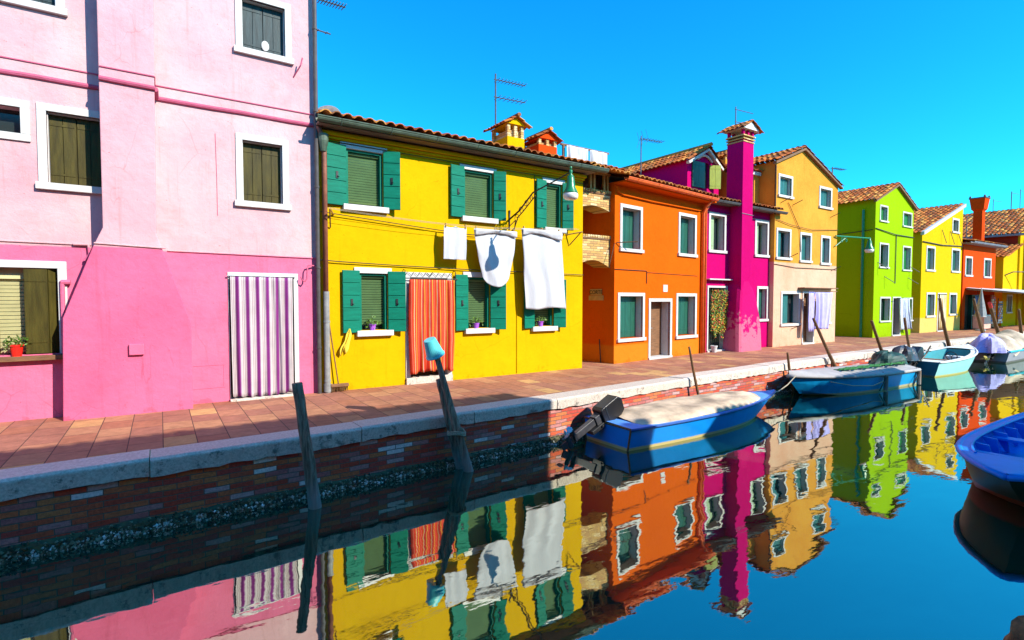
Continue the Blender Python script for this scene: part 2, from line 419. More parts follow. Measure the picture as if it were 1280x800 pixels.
def stripes(name, stops, rep, axis=0, rough=.9):
    m, nt, b = new_mat(name)
    t = nt.nodes.new('ShaderNodeTexCoord'); sp = nt.nodes.new('ShaderNodeSeparateXYZ'); nt.links.new(t.outputs['UV'], sp.inputs[0])
    f = math_n(nt, 'FRACT', math_n(nt, 'MULTIPLY', sp.outputs[axis], rep))
    c = ramp(nt, f, stops, 'CONSTANT')
    n = noise_t(nt, coord(nt), 5, 5)
    c = mixc(nt, 1.0, c, ramp(nt, n, [(.3, .9), (.7, 1.03)]), 'MULTIPLY')
    nt.links.new(c, b.inputs['Base Color']); b.inputs['Roughness'].default_value = rough; b.inputs['Specular IOR Level'].default_value = .1
    return m
init_materials()

# ------------------------------------------------------------------ house pieces
def top_z(top, s):
    if s <= top[0][0]: return top[0][1]
    for (a, za), (b, zb) in zip(top, top[1:]):
        if s <= b: return za + (zb - za) * (s - a) / (b - a)
    return top[-1][1]

def facade(top, holes, x0, x1, reveal=.2, z0=-.03):
    mb = MB()
    cuts = {x0, x1} | {p[0] for p in top if x0 < p[0] < x1}
    for h in holes:
        for q in (h[0], h[1]):
            if x0 < q < x1: cuts.add(q)
    cuts = sorted(cuts)
    for a, b in zip(cuts, cuts[1:]):
        mid = (a + b) / 2
        hs = sorted([h for h in holes if h[0] <= mid <= h[1]], key=lambda h: h[2])
        z = z0
        for h in hs:
            if h[2] > z + 1e-4: mb.quad((a, 0, z), (b, 0, z), (b, 0, h[2]), (a, 0, h[2]))
            z = h[3]
        mb.quad((a, 0, z), (b, 0, z), (b, 0, top_z(top, b)), (a, 0, top_z(top, a)))
    for (a, b, c, d) in [h[:4] for h in holes]:
        c = max(c, z0); r = reveal
        mb.quad((a, 0, c), (a, 0, d), (a, r, d), (a, r, c)); mb.quad((b, 0, d), (b, 0, c), (b, r, c), (b, r, d))
        mb.quad((a, 0, d), (b, 0, d), (b, r, d), (a, r, d)); mb.quad((b, 0, c), (a, 0, c), (a, r, c), (b, r, c))
    return mb

def box_walls(mb, top, x0, x1, depth, z0=-.03):
    zl, zr = top_z(top, x0), top_z(top, x1)
    mb.quad((x0, depth, z0), (x0, 0, z0), (x0, 0, zl), (x0, depth, zl))
    mb.quad((x1, 0, z0), (x1, depth, z0), (x1, depth, zr), (x1, 0, zr))
    pts = [(x1, zr)] + [p for p in reversed(top) if x0 < p[0] < x1] + [(x0, zl)]
    vs = [(x1, depth, z0)] + [] ; n = [(x1, depth, z0), (x0, depth, z0), (x0, depth, zl)] + [(p[0], depth, p[1]) for p in top if x0 < p[0] < x1] + [(x1, depth, zr)]
    mb.add(n, [tuple(range(len(n)))])

def tile_sheet(parent, name, O, U, V, w, l, pitch=.19, course=.34, label=None, amp=.045):
    """rows of curved terracotta tiles running up V from the eave corner O, w wide along U"""
    mb = MB(); O = Vector(O); U = Vector(U).normalized(); V = Vector(V).normalized(); Nn = U.cross(V).normalized()
    if Nn.z < 0: Nn = -Nn
    nc = max(1, round(w / pitch)); nr = max(1, math.ceil(l / course)); pp = w / nc
    prof = [(-.5, -.2), (-.34, .35), (-.2, .85), (0, 1), (.2, .85), (.34, .35), (.5, -.2)]
    for i in range(nc):
        off = rng.uniform(-.03, .03)
        for k in range(nr):
            rr = rng.random(); jx = rng.uniform(-.008, .008); jz = rng.uniform(-.006, .006)
            v0 = k * course + (off if k else off - .02); v1 = min((k + 1) * course + .03 + off, l + .02)
            if v0 >= v1: continue
            vs = []
            for (vv, hh, sc) in ((v0, .022, 1.0), (v1, 0, .86)):
                for (t, h) in prof:
                    vs.append(O + U * ((i + .5 + t * sc * 1.0) * pp + jx) + V * vv + Nn * (h * amp * sc + hh + jz))
            n = len(prof)
            mb.add(vs, [(j, j + 1, n + j + 1, n + j) for j in range(n - 1)], 0, rr)
    o = mb.build(name, M['tile'], parent, smooth=False, solid=.016, label=label)
    return o

def gutter(parent, x0, x1, y, z, mat, r=.07, drop=0, name='gutter'):
    mb = MB(); n = 8
    vs = []; fs = []
    for i, x in enumerate((x0, x1)):
        for k in range(n + 1):
            t = PI * k / n
            vs.append((x, y - math.cos(t) * r, z - drop * i - math.sin(t) * r))
    fs = [(k, k + 1, n + 2 + k, n + 1 + k) for k in range(n)]
    mb.add(vs, fs)
    mb.tube([(x0, y - r, z), (x1, y - r, z - drop)], .012, 6)
    x = x0 + .4
    while x < x1:
        mb.tube([(x, y - r - .012, z + .01), (x, y - r * .7, z - r * .78), (x, y, z - r - .012), (x, y + r, z)], .01, 4); x += .9
    return mb.build(name, mat, parent, solid=.006)

def leaf_panel(x0, x1, z0, z1, y, mat_i=0, boards=3, horizontal=0, t=.035, M4=None, mb=None):
    mb = mb or MB()
    w = (x1 - x0) / boards
    if horizontal:
        h = (z1 - z0) / horizontal
        mb.box(x0, x1, y, y + t * .6, z0, z1, M=M4)
        for k in range(horizontal): mb.box(x0 + .004, x1 - .004, y - t * .35, y, z0 + k * h + .006, z0 + (k + 1) * h - .006, M=M4)
    else:
        mb.box(x0, x1, y + t * .5, y + t, z0, z1, M=M4)
        for k in range(boards): mb.box(x0 + k * w + .004, x0 + (k + 1) * w - .004, y, y + t * .5, z0 + .003, z1 - .003, M=M4)
        for zz in (z0 + .14 * (z1 - z0), z0 + .86 * (z1 - z0)): mb.box(x0 + .01, x1 - .02, y - .007, y, zz - .014, zz + .014, M=M4)
    return mb

def frame_ring(x0, x1, z0, z1, fw, y0, y1, bottom=True):
    mb = MB()
    mb.box(x0, x1, y0, y1, z1 - fw, z1)
    mb.box(x0, x0 + fw, y0, y1, z0 + (fw if bottom else 0), z1 - fw)
    mb.box(x1 - fw, x1, y0, y1, z0 + (fw if bottom else 0), z1 - fw)
    return mb

def framed_window(h, rc, fw=.1, leaves=('closed', 'closed'), mat='shut_dark', recess=.09, sill=True, reveal=.2, label=None, boards=2, ajar=0, mat2=None, sticks=False):
    """white stone frame, glass behind, one or two board leaves"""
    x0, x1, z0, z1 = rc
    a, b, c, d = x0 + fw, x1 - fw, z0 + fw, z1 - fw
    mb = MB(); mb.box(a, b, reveal - .02, reveal, c, d)
    win = mb.build('window', M['glass'], h, label=label)
    fr_ = frame_ring(x0, x1, z0, z1, fw, -.022, .035)
    fr_.box(a, a + .012, .035, reveal - .025, c, d - .012); fr_.box(b - .012, b, .035, reveal - .025, c, d - .012); fr_.box(a, b, .035, reveal - .025, d - .012, d)
    fr_.build('frame', M['white'], win, bevel=.004)
    s = MB(); s.box(x0 - .03, x1 + .03, -.06, reveal - .03, z0, z0 + fw - .005); s.build('sill', M['white'], win, bevel=.005)
    if 'closed' not in leaves or leaves.count('closed') < len(leaves):
        g = MB(); fwd = .035
        g.box(a, a + fwd, reveal - .06, reveal - .022, c, d); g.box(b - fwd, b, reveal - .06, reveal - .022, c, d)
        g.box(a, b, reveal - .058, reveal - .024, d - fwd, d); g.box((a + b) / 2 - .02, (a + b) / 2 + .02, reveal - .058, reveal - .024, c, d)
        g.build('casement', M[mat], win)
    n = len(leaves); w = (b - a) / n
    for i, k in enumerate(leaves):
        l0, l1 = a + i * w + (.015 if i == 0 else .003), a + (i + 1) * w - (.015 if i == n - 1 else .003)
        mm = M[mat2] if (mat2 and i == 1) else M[mat]
        if k == 'closed':
            leaf_panel(l0, l1, c + .01, d - .016, recess + rng.uniform(0, .006), boards=boards).build('shutter', mm, win)
        elif k == 'in':      # swung out, standing off the wall
            hx = l0 if i == 0 else l1
            T = Matrix.Translation((hx, -.03, 0)) @ Matrix.Rotation(R(-100 if i == 0 else 100), 4, 'Z') @ Matrix.Translation((-hx, 0, 0))
            leaf_panel(l0, l1, c + .01, d - .012, 0, boards=boards, M4=T).build('shutter', mm, win)
        elif k == 'flat':
            hx = a - .01 if i == 0 else b + .01
            q0, q1 = (hx - w, hx) if i == 0 else (hx, hx + w)
            T = Matrix.Translation((hx, -.05, 0)) @ Matrix.Rotation(R(12 if i == 0 else -14), 4, 'Z') @ Matrix.Translation((-hx, 0, 0))
            leaf_panel(q0, q1, c + .01, d - .012, 0, boards=boards, M4=T).build('shutter', mm, win)
    return win

def open_window(h, rc, lw, rw, blind=1.0, lit=0, rr=.22, label=None, gap_r=True, ang=(6, 24)):
    """green leaves folded back on the wall, roller blind in the opening (yellow house)"""
    a, b, c, d = rc
    mb = MB(); mb.box(a, b, rr - .02, rr, c, d); win = mb.build('window', M['glass'], h, label=label)
    l = MB(); l.box(a - .10, b + .08, -.03, .03, d - .005, d + .10); l.build('lintel', M['white_paint'], win, bevel=.004)
    s = MB(); s.box(a - .07, b + .09, -.09, rr - .03, c - .11, c - .005); s.build('sill', M['white_paint'], win, bevel=.006)
    f = MB(); t = .045
    f.box(a, a + t, .02, rr - .022, c, d - .006); f.box(b - t, b, .02, rr - .022, c, d - .006); f.box(a + t, b - t, .02, rr - .022, d - t, d - .006)
    f.build('frame', M['shut_yellow'], win)
    bl = MB(); z = d - t - .02; zb = c + (d - c) * (1 - blind)
    bl.tube([(a + t, .10, z), (b - t, .10, z)], .035, 8)
    z -= .03
    while z > zb:
        T = Matrix.Translation((0, .115, z)) @ Matrix.Rotation(R(24), 4, 'X')
        bl.box(a + t + .004, b - t - .004, -.003, .003, -.020, .020, M=T, rnd=.5); z -= .047
    bl.build('blind', M['blind_green'], win)
    for side, w, an in ((0, lw, ang[0]), (1, rw, ang[1])):
        if not w: continue
        hx = a if side == 0 else b
        q0, q1 = (hx - w, hx) if side == 0 else (hx, hx + w)
        T = Matrix.Translation((hx, -.035, 0)) @ Matrix.Rotation(R(an if side == 0 else -an), 4, 'Z') @ Matrix.Translation((-hx, 0, 0))
        m2 = leaf_panel(q0, q1, c - .04, d + .04, 0, horizontal=5, M4=T)
        sh = m2.build('shutter', M['shut_yellow'], win, bevel=.003)
        k = MB(); xm = (q0 + q1) / 2
        k.box(xm - .02, xm + .02, -.026, -.0135, (c + d) / 2 - .07, (c + d) / 2 + .05, M=T); k.tube([T @ Vector((xm, -.03, (c + d) / 2 - .03)), T @ Vector((xm + .03, -.05, (c + d) / 2 - .05))], .008, 5)
        k.build('latch', M['iron'], sh)
    return win

def door_opening(h, rc, fw=.1, mat='white', leaf=None, depth=.3, name='door', frame=True, ajar=None):
    x0, x1, z0, z1 = rc; z0 = 0
    a, b, d = x0 + fw, x1 - fw, z1 - fw
    mb = MB()
    mb.box(a, b, depth - .02, depth + .02, 0, d)
    dr = mb.build(name, M[leaf or 'dark'], h)
    mb = frame_ring(x0, x1, .0, z1, fw, -.022, .05, bottom=False); mb.box(x0, x1, -.05, depth - .03, -.02, .05); mb.box(a, a + .012, .05, depth - .025, .05, d); mb.box(b - .012, b, .05, depth - .025, .05, d)
    mb.build('frame', M[mat], dr, bevel=.004)
    return dr

def house(name, label, pl0, pl1):
    P0, P1 = Vector((pl0[0], pl0[1], 0)), Vector((pl1[0], pl1[1], 0)); d = P1 - P0
    return empty(name, label, 'house', P0, math.atan2(d.y, d.x)), d.length

def inner(rc, fw): return (rc[0] + fw, rc[1] - fw, rc[2] + fw, rc[3] - fw)
def drape(x0, x1, y, z0, z1, folds=9, amp=.03, n=64, m=24, pinch=0, sway=0, flare=0, bottom=0, seed=0):
    """hanging cloth in local metres: x along the wall, y out of it"""
    r = random.Random(seed); ph = r.uniform(0, 6); nz = Vector((seed * 7.1, 0, 0))
    def fn(u, w):
        k = w
        cx = (x0 + x1) / 2; hw = (x1 - x0) / 2
        x = cx + (u - .5) * 2 * hw * (1 - pinch * math.sin(PI * min(1, k * 1.05)) + flare * k) + sway * k * k
        f = noise.noise(nz + Vector((u * 3, w * .8, 0)))
        g_ = noise.noise(nz + Vector((u * 5, 0, 9)))
        yy = y - amp * (1 + .9 * f + .8 * g_) * math.cos(u * folds * 2 * PI + ph + f * 3.2 + g_ * 2.5) * (.4 + .6 * k) - .012 * noise.noise(nz + Vector((u * 9, w * 7, 3)))
        z = z1 - (z1 - z0 + bottom * (math.sin(u * PI) - .5) + .012 * math.sin(u * folds * 2 * PI + ph)) * k
        return (x, yy, z)
    mb = MB(); mb.grid(fn, n, m); return mb

# ------------------------------------------------------------------ ground, canal, quay
QUAY = [(-200, 6.0), (-12, 6.05), (-1.24, 6.53), (2.5, 6.70), (5.4, 6.84), (9.3, 7.14), (13.2, 7.38), (17, 7.55), (23, 7.68), (30, 7.72), (300, 7.72)]
def qy(x):
    for (a, ya), (b, yb) in zip(QUAY, QUAY[1:]):
        if x <= b: return ya + (yb - ya) * (x - a) / (b - a)
    return QUAY[-1][1]
xs = [-200, -60, -12] + [x * .8 - 11.2 for x in range(0, 70)] + [60, 120, 300]
mb = MB()
for a, b in zip(xs, xs[1:]): mb.quad((a, qy(a) + .4, 0), (b, qy(b) + .4, 0), (b, 60, 0), (a, 60, 0))
tag(mb.build('pavement', M['paving']), kind='structure')
mb = MB(); mb.quad((-600, 20, -.02), (600, 20, -.02), (600, 900, -.02), (-600, 900, -.02)); mb.quad((-600, -900, -.02), (600, -900, -.02), (600, -.3, -.02), (-600, -.3, -.02))
tag(mb.build('ground', M['ground']), kind='structure')
mb = MB(); mb.quad((-200, -40, 0), (300, -40, 0), (300, -.35, 0), (-200, -.35, 0))
tag(mb.build('near_pavement', M['paving']), kind='structure')

# water
m, nt, b = new_mat('canal_water')
nt.nodes.remove(b)
out = nt.nodes['Material Output']
v = coord(nt, (1.0, 1.0, 1.0))
w1 = N(nt, 'ShaderNodeTexNoise', Scale=1.1, Detail=2, Roughness=.45, Distortion=.3); nt.links.new(coord(nt, (.55, 1.3, 1), rot=(0, 0, R(8))), w1.inputs['Vector'])
w2 = N(nt, 'ShaderNodeTexNoise', Scale=4.2, Detail=2, Roughness=.4); nt.links.new(coord(nt, (.7, 1.5, 1), rot=(0, 0, R(-12))), w2.inputs['Vector'])
w3 = N(nt, 'ShaderNodeTexNoise', Scale=17.0, Detail=2, Roughness=.5); nt.links.new(coord(nt, (.6, 1.4, 1), rot=(0, 0, R(20))), w3.inputs['Vector'])
hh = math_n(nt, 'ADD', w1.outputs['Fac'], math_n(nt, 'ADD', math_n(nt, 'MULTIPLY', w2.outputs['Fac'], .17), math_n(nt, 'MULTIPLY', w3.outputs['Fac'], .024)))
bp = N(nt, 'ShaderNodeBump', Strength=.3, Distance=.022); nt.links.new(hh, bp.inputs['Height'])
gl = N(nt, 'ShaderNodeBsdfGlossy', Roughness=.018, Color=(.84, .88, .74, 1)); nt.links.new(bp.outputs[0], gl.inputs['Normal'])
df = N(nt, 'ShaderNodeBsdfDiffuse', Color=(.002, .034, .024, 1))
lw = N(nt, 'ShaderNodeFresnel', IOR=1.34); nt.links.new(bp.outputs[0], lw.inputs['Normal'])
fac = math_n(nt, 'ADD', math_n(nt, 'MULTIPLY', lw.outputs[0], .60), .48)
mx = nt.nodes.new('ShaderNodeMixShader'); nt.links.new(fac, mx.inputs[0]); nt.links.new(df.outputs[0], mx.inputs[1]); nt.links.new(gl.outputs[0], mx.inputs[2])
nt.links.new(mx.outputs[0], out.inputs[0])
M['water'] = m
mb = MB(); mb.quad((-200, -.6, WATER), (300, -.6, WATER), (300, 8.2, WATER), (-200, 8.2, WATER))
tag(mb.build('canal_water', m), kind='structure')

# far quay wall: coping of single stones, brick face, shells at the tide line
qw = empty('quay_wall', 'long brick quay wall with pale stone coping and shell encrusted foot', 'quay wall', (0, 6.6, 0))
def off(p): return (p[0], p[1] - 6.6, p[2])
mb = MB(); x = -11.0
while x < 60:
    L = rng.uniform(1.5, 2.3); x1 = x + L - .008
    n = max(2, int(L / .12)); th = rng.uniform(.165, .19); dz = rng.uniform(-.004, .005)
    vs = []; fs = []
    for i in range(n + 1):
        xx = x + (x1 - x) * i / n; y0 = qy(xx); e = rng.uniform(-.008, .008); e2 = rng.uniform(-.014, .014) - .012 * noise.noise(Vector((xx * 2, 0, 5)))
        for (yy, zz) in ((y0 + .42, .006 + dz), (y0 + .03, .008 + dz), (y0 + .004 + e, -.014 + dz), (y0 + e, -.03 + dz), (y0 + .004 + e * 1.4, -th + e2), (y0 + .42, -th)):
            vs.append(off((xx, yy, zz)))
    for i in range(n):
        for k in range(6): fs.append((i * 6 + k, i * 6 + (k + 1) % 6, (i + 1) * 6 + (k + 1) % 6, (i + 1) * 6 + k))
    fs.append(tuple(range(6))); fs.append(tuple(range(n * 6 + 5, n * 6 - 1, -1)))
    mb.add(vs, fs, 0, rng.random()); x += L
mb.build('coping', M['coping'], qw, fixn=True)
mb = MB(); acc = 0
for a, b in zip(xs, xs[1:]):
    if b < -13 or a > 70: continue
    ya, yb = qy(a) + .045, qy(b) + .045; L = math.hypot(b - a, yb - ya)
    mb.add([off((a, ya, -1.3)), off((b, yb, -1.3)), off((b, yb, -.1)), off((a, ya, -.1))], [(0, 1, 2, 3)], 0, .5, [(acc, -1.3), (acc + L, -1.3), (acc + L, -.1), (acc, -.1)]); acc += L
mb.build('brick_face', M['quay_brick'], qw)
mb = MB()                       # algae ledge
for a, b in zip(xs, xs[1:]):
    if b < -13 or a > 70: continue
    n = 8
    for i in range(n):
        xa, xb = a + (b - a) * i / n, a + (b - a) * (i + 1) / n
        ha, hb = [.62 + .02 * noise.noise(Vector((q * 1.7, 0, 0))) + .012 * noise.noise(Vector((q * 9, 0, 0))) for q in (xa, xb)]
        pa = [off((xa, qy(xa) + .05, -ha)), off((xa, qy(xa) + .01, -ha - .04)), off((xa, qy(xa) - .035, -.80)), off((xa, qy(xa) - .05, -.95))]
        pb = [off((xb, qy(xb) + .05, -hb)), off((xb, qy(xb) + .01, -hb - .04)), off((xb, qy(xb) - .035, -.80)), off((xb, qy(xb) - .05, -.95))]
        for k in range(3): mb.quad(pa[k + 1], pb[k + 1], pb[k], pa[k])
mb.build('algae_band', M['algae'], qw, smooth=True)
mb = MB(); r2 = random.Random(3)
for _ in range(19000):
    x = -4.5 + 22 * (r2.random() ** 1.5)
    t = abs(r2.gauss(0, .5)); t = min(t, 1.25)
    z = -.78 + t * .13; y = qy(x) - .035 + max(0, (z + .74)) * .35
    s = r2.uniform(.005, .019) * (1.5 if r2.random() < .12 else 1)
    rr = r2.random()
    if t > .8: rr *= .8
    Mx = Matrix.Translation(off((x, y, z))) @ Matrix.Rotation(r2.uniform(0, 6), 4, 'X') @ Matrix.Rotation(r2.uniform(0, 6), 4, 'Z')
    vs = [Mx @ Vector(q) for q in ((s * 1.4, 0, 0), (-s, s * .3, 0), (0, s, s * .3), (0, -s, 0), (0, 0, s), (0, 0, -s))]
    mb.add(vs, [(0, 2, 4), (2, 1, 4), (1, 3, 4), (3, 0, 4), (2, 0, 5), (1, 2, 5), (3, 1, 5), (0, 3, 5)], 0, rr)
tag(mb.build('barnacles', M['shell'], qw), kind='stuff')

# near quay, at the photographer's feet
nq = empty('near_quay_wall', 'stone edged brick quay wall on the near bank below the viewer', 'quay wall', (0, -.35, 0))
mb = MB(); x = -30
while x < 60: mb.box(x, x + 1.8, -.4, 0, -.18, .006); x += 1.808
mb.build('coping', M['coping'], nq, bevel=.012)
mb = MB(); mb.add([(60, -.04, -1.3), (-30, -.04, -1.3), (-30, -.04, -.18), (60, -.04, -.18)], [(0, 1, 2, 3)], 0, .5, [(90, -1.3), (0, -1.3), (0, -.18), (90, -.18)])
mb.build('brick_face', M['quay_brick'], nq)

# ------------------------------------------------------------------ PINK HOUSE
M['pink'] = plaster('pink_plaster', (.66, .425, .425), low=(.67, .165, .28), zlow=2.40, stain=(.88, .60, .70), amount=.7, seed=1)
h, L = house('pink_house', 'tall pink house with deep pink ground floor, sloping chimney breast and striped door curtain', (-6.0, 9.70), (2.31, 9.70))
W = OPEN['pink']
W['w6'] = (W['w6'][0], W['w6'][1], .80, 2.19)
more = {'w7': (1.6, 2.6, 3.17, 4.35), 'w8': (1.6, 2.6, 5.64, 6.6), 'w9': (1.2, 2.3, .8, 2.2)}
allw = dict(W); allw.update(more)
holes = []
for k, rc in allw.items():
    holes.append(inner(rc, .10) if k != 'door' else (rc[0] + .02, rc[1] - .07, -.03, rc[3] - .05))
ptop = [(0, 8.3), (L, 8.3)]
mb = facade(ptop, holes, 0, L, .22); box_walls(mb, ptop, 0, L, 9)
wall = mb.build('wall', M['pink'], h)
D = .37
# chimney breast: shaft above, flaring to a broad foot
fl = [(4.87, -.03), (6.39, -.03), (6.39, 1.30), (6.06, 2.36), (5.98, 2.62), (6.04, 8.3), (5.37, 8.3), (5.36, 2.66), (5.25, 2.40), (4.90, 1.40)]
def moulding(z, r, name, x0=.0, x1=L, hide=None):
    mb = MB(); s0, s1 = 5.365, 6.01
    for (a, b, yy) in ((x0, s0 - .0, -.01), (s0, s1, -D - .01), (s1, x1 - .02, -.01)):
        n = max(2, int((b - a) / .35)); pts = [(a + (b - a) * i / n, yy + rng.uniform(-.004, .004), z + rng.uniform(-.006, .006) + (0.02 if yy < -.1 else 0)) for i in range(n + 1)]
        mb.tube(pts, r, 8)
    mb.tube([(s1 + .005, -D, z + .01), (s1 + .01, -.0, z)], r, 8)
    mb.build(name, M['moulding'], h)
M['breast'] = plaster('pink_chimney_plaster', (.68, .39, .41), low=(.66, .135, .25), zlow=2.40, stain=(.88, .62, .70), amount=.6, seed=23)
M['moulding'] = plaster('pink_moulding_plaster', (.55, .13, .22), amount=.5, stain=(.6, .4, .4))
mb = MB(); mb.prism(fl, -D, .02)
mb.build('chimney_breast', M['breast'], h, bevel=.012)
moulding(4.69, .035, 'string_course')
mb = MB()
for (a, b, yy) in ((0, 5.36, -.004), (5.375, 6.005, -D - .004), (6.01, L, -.004)): mb.box(a, b, yy - .012, yy + .004, 4.87, 4.885)
mb.box(6.0, 6.016, -D, 0, 4.87, 4.885)
mb.build('cable', M['moulding'], h)
mb = MB()
for (a, b, yy, z0, z1) in ((0, 5.2, -.012, 2.46, 2.44), (5.26, 6.09, -D - .012, 2.44, 2.41), (6.12, L, -.012, 2.405, 2.385)): mb.tube([(a, yy, z0), (b, yy, z1)], .011, 6)
mb.tube([(5.0, -.03, 2.44), (5.17, -.04, 2.44), (5.18, -.04, 2.3), (5.12, -.03, 2.2)], .02, 8)
mb.build('paint_line_cable', M['pink'], h)
for k, rc in allw.items():
    if k == 'door': continue
    if k in ('w6', 'w9'): continue
    if k == 'w4':
        win = MB(); a, b, c, d = inner(rc, .10); win.box(a, b, .2, .22, c, d); wn = win.build('window', M['glass'], h)
        frame_ring(*rc, .10, -.022, .035).build('frame', M['white'], wn, bevel=.004)
        s = MB(); s.box(rc[0], rc[1], -.03, .2, rc[2], rc[2] + .095); s.build('sill', M['white'], wn)
        continue
    wn = framed_window(h, rc, .10, ('closed', 'closed'), 'shut_pink2' if k in ('w1', 'w5', 'w8') else 'shut_pink', recess=.10, reveal=.22, label='closed grey green board shutters with a white oval plate hung on them' if k == 'w1' else None)
    if k == 'w1':
        mb = MB(); T = Matrix.Rotation(R(90), 4, 'X') @ Matrix.Scale(1.4, 4, (0, 1, 0)); mb.lathe([(.0, .0), (.05, .0), (.06, .012), (.045, .02), (0, .02)], ((rc[0] + rc[1]) / 2 + .03, .095, rc[2] + .25), 14, M=T)
        mb.build('oval_plate', M['white'], wn)
# ground floor window with half open olive leaf and cream blind
for k in ('w6', 'w9'):
    rc = allw[k]; a, b, c, d = inner(rc, .10)
    mb = MB(); mb.box(a, b, .2, .22, c, d); wn = mb.build('window', M['glass'], h, label='ground floor window with one olive leaf turned in over a lowered cream blind' if k == 'w6' else None)
    frame_ring(*rc, .10, -.022, .035).build('frame', M['white_paint'], wn, bevel=.004)
    s = MB(); s.box(rc[0] - .02, rc[1] + .03, -.10, .2, rc[2] + .02, rc[2] + .085); s.build('sill', M['wood'], wn, bevel=.006)
    bl = MB(); z = d - .16; bl.box(a, b, .12, .19, d - .15, d)
    while z > c:
        bl.box(a + .02, b - .02, -.004, .004, -.022, .022, M=Matrix.Translation((0, .165, z)) @ Matrix.Rotation(R(22), 4, 'X'), rnd=.5); z -= .052
    bl.build('blind', M['blind_cream'], wn)
    m2 = leaf_panel(b - .36, b - .11, c + .01, d - .01, .0, boards=1, t=.03); m2.build('shutter', M['shut_pink'], wn)
    T = Matrix.Translation((b - .105, .0, 0)) @ Matrix.Rotation(R(38), 4, 'Z')
    leaf_panel(0, .135, c + .01, d - .01, .0, boards=1, t=.03, M4=T).build('shutter', M['shut_pink'], wn)
    T = Matrix.Translation((b - .66, .05, 0)) @ Matrix.Rotation(R(70), 4, 'Z')
    leaf_panel(-.1, .08, c + .01, d - .01, .0, boards=1, t=.03, M4=T).build('shutter', M['shut_pink'], wn)
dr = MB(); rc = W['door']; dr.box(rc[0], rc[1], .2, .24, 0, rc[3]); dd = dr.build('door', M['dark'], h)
mb = MB(); mb.box(rc[1] - .075, rc[1], -.022, .12, 0, rc[3]); mb.box(rc[0] - .0, rc[1] - .075, -.022, .12, rc[3] - .05, rc[3]); mb.box(rc[0] + .003, rc[0] + .02, -.015, .1, 0, rc[3] - .05)
mb.build('frame', M['white_paint'], dd, bevel=.004)
mb = MB(); mb.box(rc[0], rc[1], -.12, .2, -.01, .035); mb.build('threshold', M['coping'], dd, bevel=.006)
# details on the wall
mb = MB(); mb.box(5.62, 5.80, -D - .05, -D, .86, 1.02); mb.build('vent_box', M['pink'], h, bevel=.01)
mb = MB()
for (a, b, c, d) in ((6.4, 6.86, .60, .61), (6.4, 6.86, .235, .245), (6.405, 6.412, .245, .60), (6.84, 6.85, .245, .60)): mb.box(a, b, -.006, .0, c, d)
mb.build('meter_hatch', M['pink'], h)
mb = MB(); mb.tube([(5.0 - .14, -.05, 1.9), (4.96, -.05, 1.9)], .035, 8); mb.tube([(4.87, -.05, 1.92), (4.87, -.05, .9)], .028, 8); mb.build('wall_pipe', M['pink'], h)
mb = MB(); mb.tube([(8.28, -.04, 2.25), (8.16, -.10, 2.25), (8.14, -.11, 2.2), (8.13, -.11, 2.02), (8.10, -.11, 1.97), (8.05, -.11, 1.99), (8.03, -.11, 2.05)], .013, 6); mb.build('hook', M['hookpaint'] if 'hookpaint' in M else M['moulding'], h)
mb = MB(); mb.tube([(7.98, -.0, 5.45), (8.07, -.14, 5.62), (8.10, -.15, 5.75)], .012, 6); mb.build('wall_hook', M['moulding'], h)
mb = MB(); mb.tube([(7.42 - .62, -.004, 3.0), (6.8, -.004, 3.6), (6.79, -.004, 4.3)], .004, 4); mb.build('crack', M['moulding'], h)
tile_sheet(h, 'roof', (-.2, -.3, 8.28), (1, 0, 0), (0, 1, .3), L + .3, 4.5)
mb = MB(); mb.box(-.1, L + .1, -.3, 0, 8.2, 8.26); mb.build('soffit', M['soffit'], h)
# striped curtain at the pink door
M['pinkcurt'] = stripes('white_violet_striped_cotton', [(0, (.50, .46, .45)), (.10, (.33, .22, .24)), (.17, (.50, .45, .43)), (.28, (.25, .17, .21)), (.34, (.48, .42, .41)), (.46, (.32, .17, .27)), (.54, (.19, .025, .17)), (.80, (.34, .19, .31)), (.87, (.50, .45, .44))], 6.3)
c = empty('door_curtain', 'white curtain with violet stripes hanging in the pink house doorway', 'curtain', (-6 + W['door'][0], 9.70, 0))
dw = W['door'][1] - W['door'][0]
drape(.03, dw - .10, -.06, .06, 2.03, 7.3, .03, 90, 30, seed=2, bottom=.03, flare=-.02).build('cloth', M['pinkcurt'], c, smooth=True, solid=.004)
mb = MB(); mb.tube([(-.01, -.05, 2.045), (dw - .05, -.05, 2.045)], .011, 8); mb.build('rod', M['alu'], c)

# downpipes between pink and yellow
dp = empty('drainpipe', 'brown and grey drainpipe in the corner between pink and yellow houses', 'drainpipe', (2.45, 9.6, 0))
mb = MB(); mb.tube([(0, 0, 1.78), (0, 0, 4.35), (-.03, .0, 4.45), (-.1, -.05, 4.66)], .045, 12); mb.build('upper_pipe', M['copper'], dp, smooth=True)
mb = MB(); mb.tube([(.005, 0, .0), (.005, 0, 1.8)], .052, 12); mb.tube([(.005, 0, .02), (.005, 0, .16)], .066, 12)
for z in (.2, 1.25): mb.tube([(.005, 0, z), (.005, 0, z + .03)], .06, 12)
mb.build('lower_pipe', M['grey_pipe'], dp, smooth=False)
mb = MB(); mb.lathe([(.05, -.18), (.09, .0), (.09, .12)], (-.02, -.02, 4.42), 12); mb.build('hopper', M['gutter_green'], dp)
mb = MB(); mb.tube([(-.13, .0, .0), (-.13, 0, 8.2)], .035, 10); 
for z in (.8, 2.2, 3.6, 4.9, 6.3): mb.tube([(-.13, 0, z), (-.13, 0, z + .03)], .045, 10)
dp2 = tag(mb.build('drainpipe', M['gutter_dark'], None, (2.45, 9.6, 0), label=None), 'tall dark green drainpipe running up the right edge of the pink house', 'drainpipe')

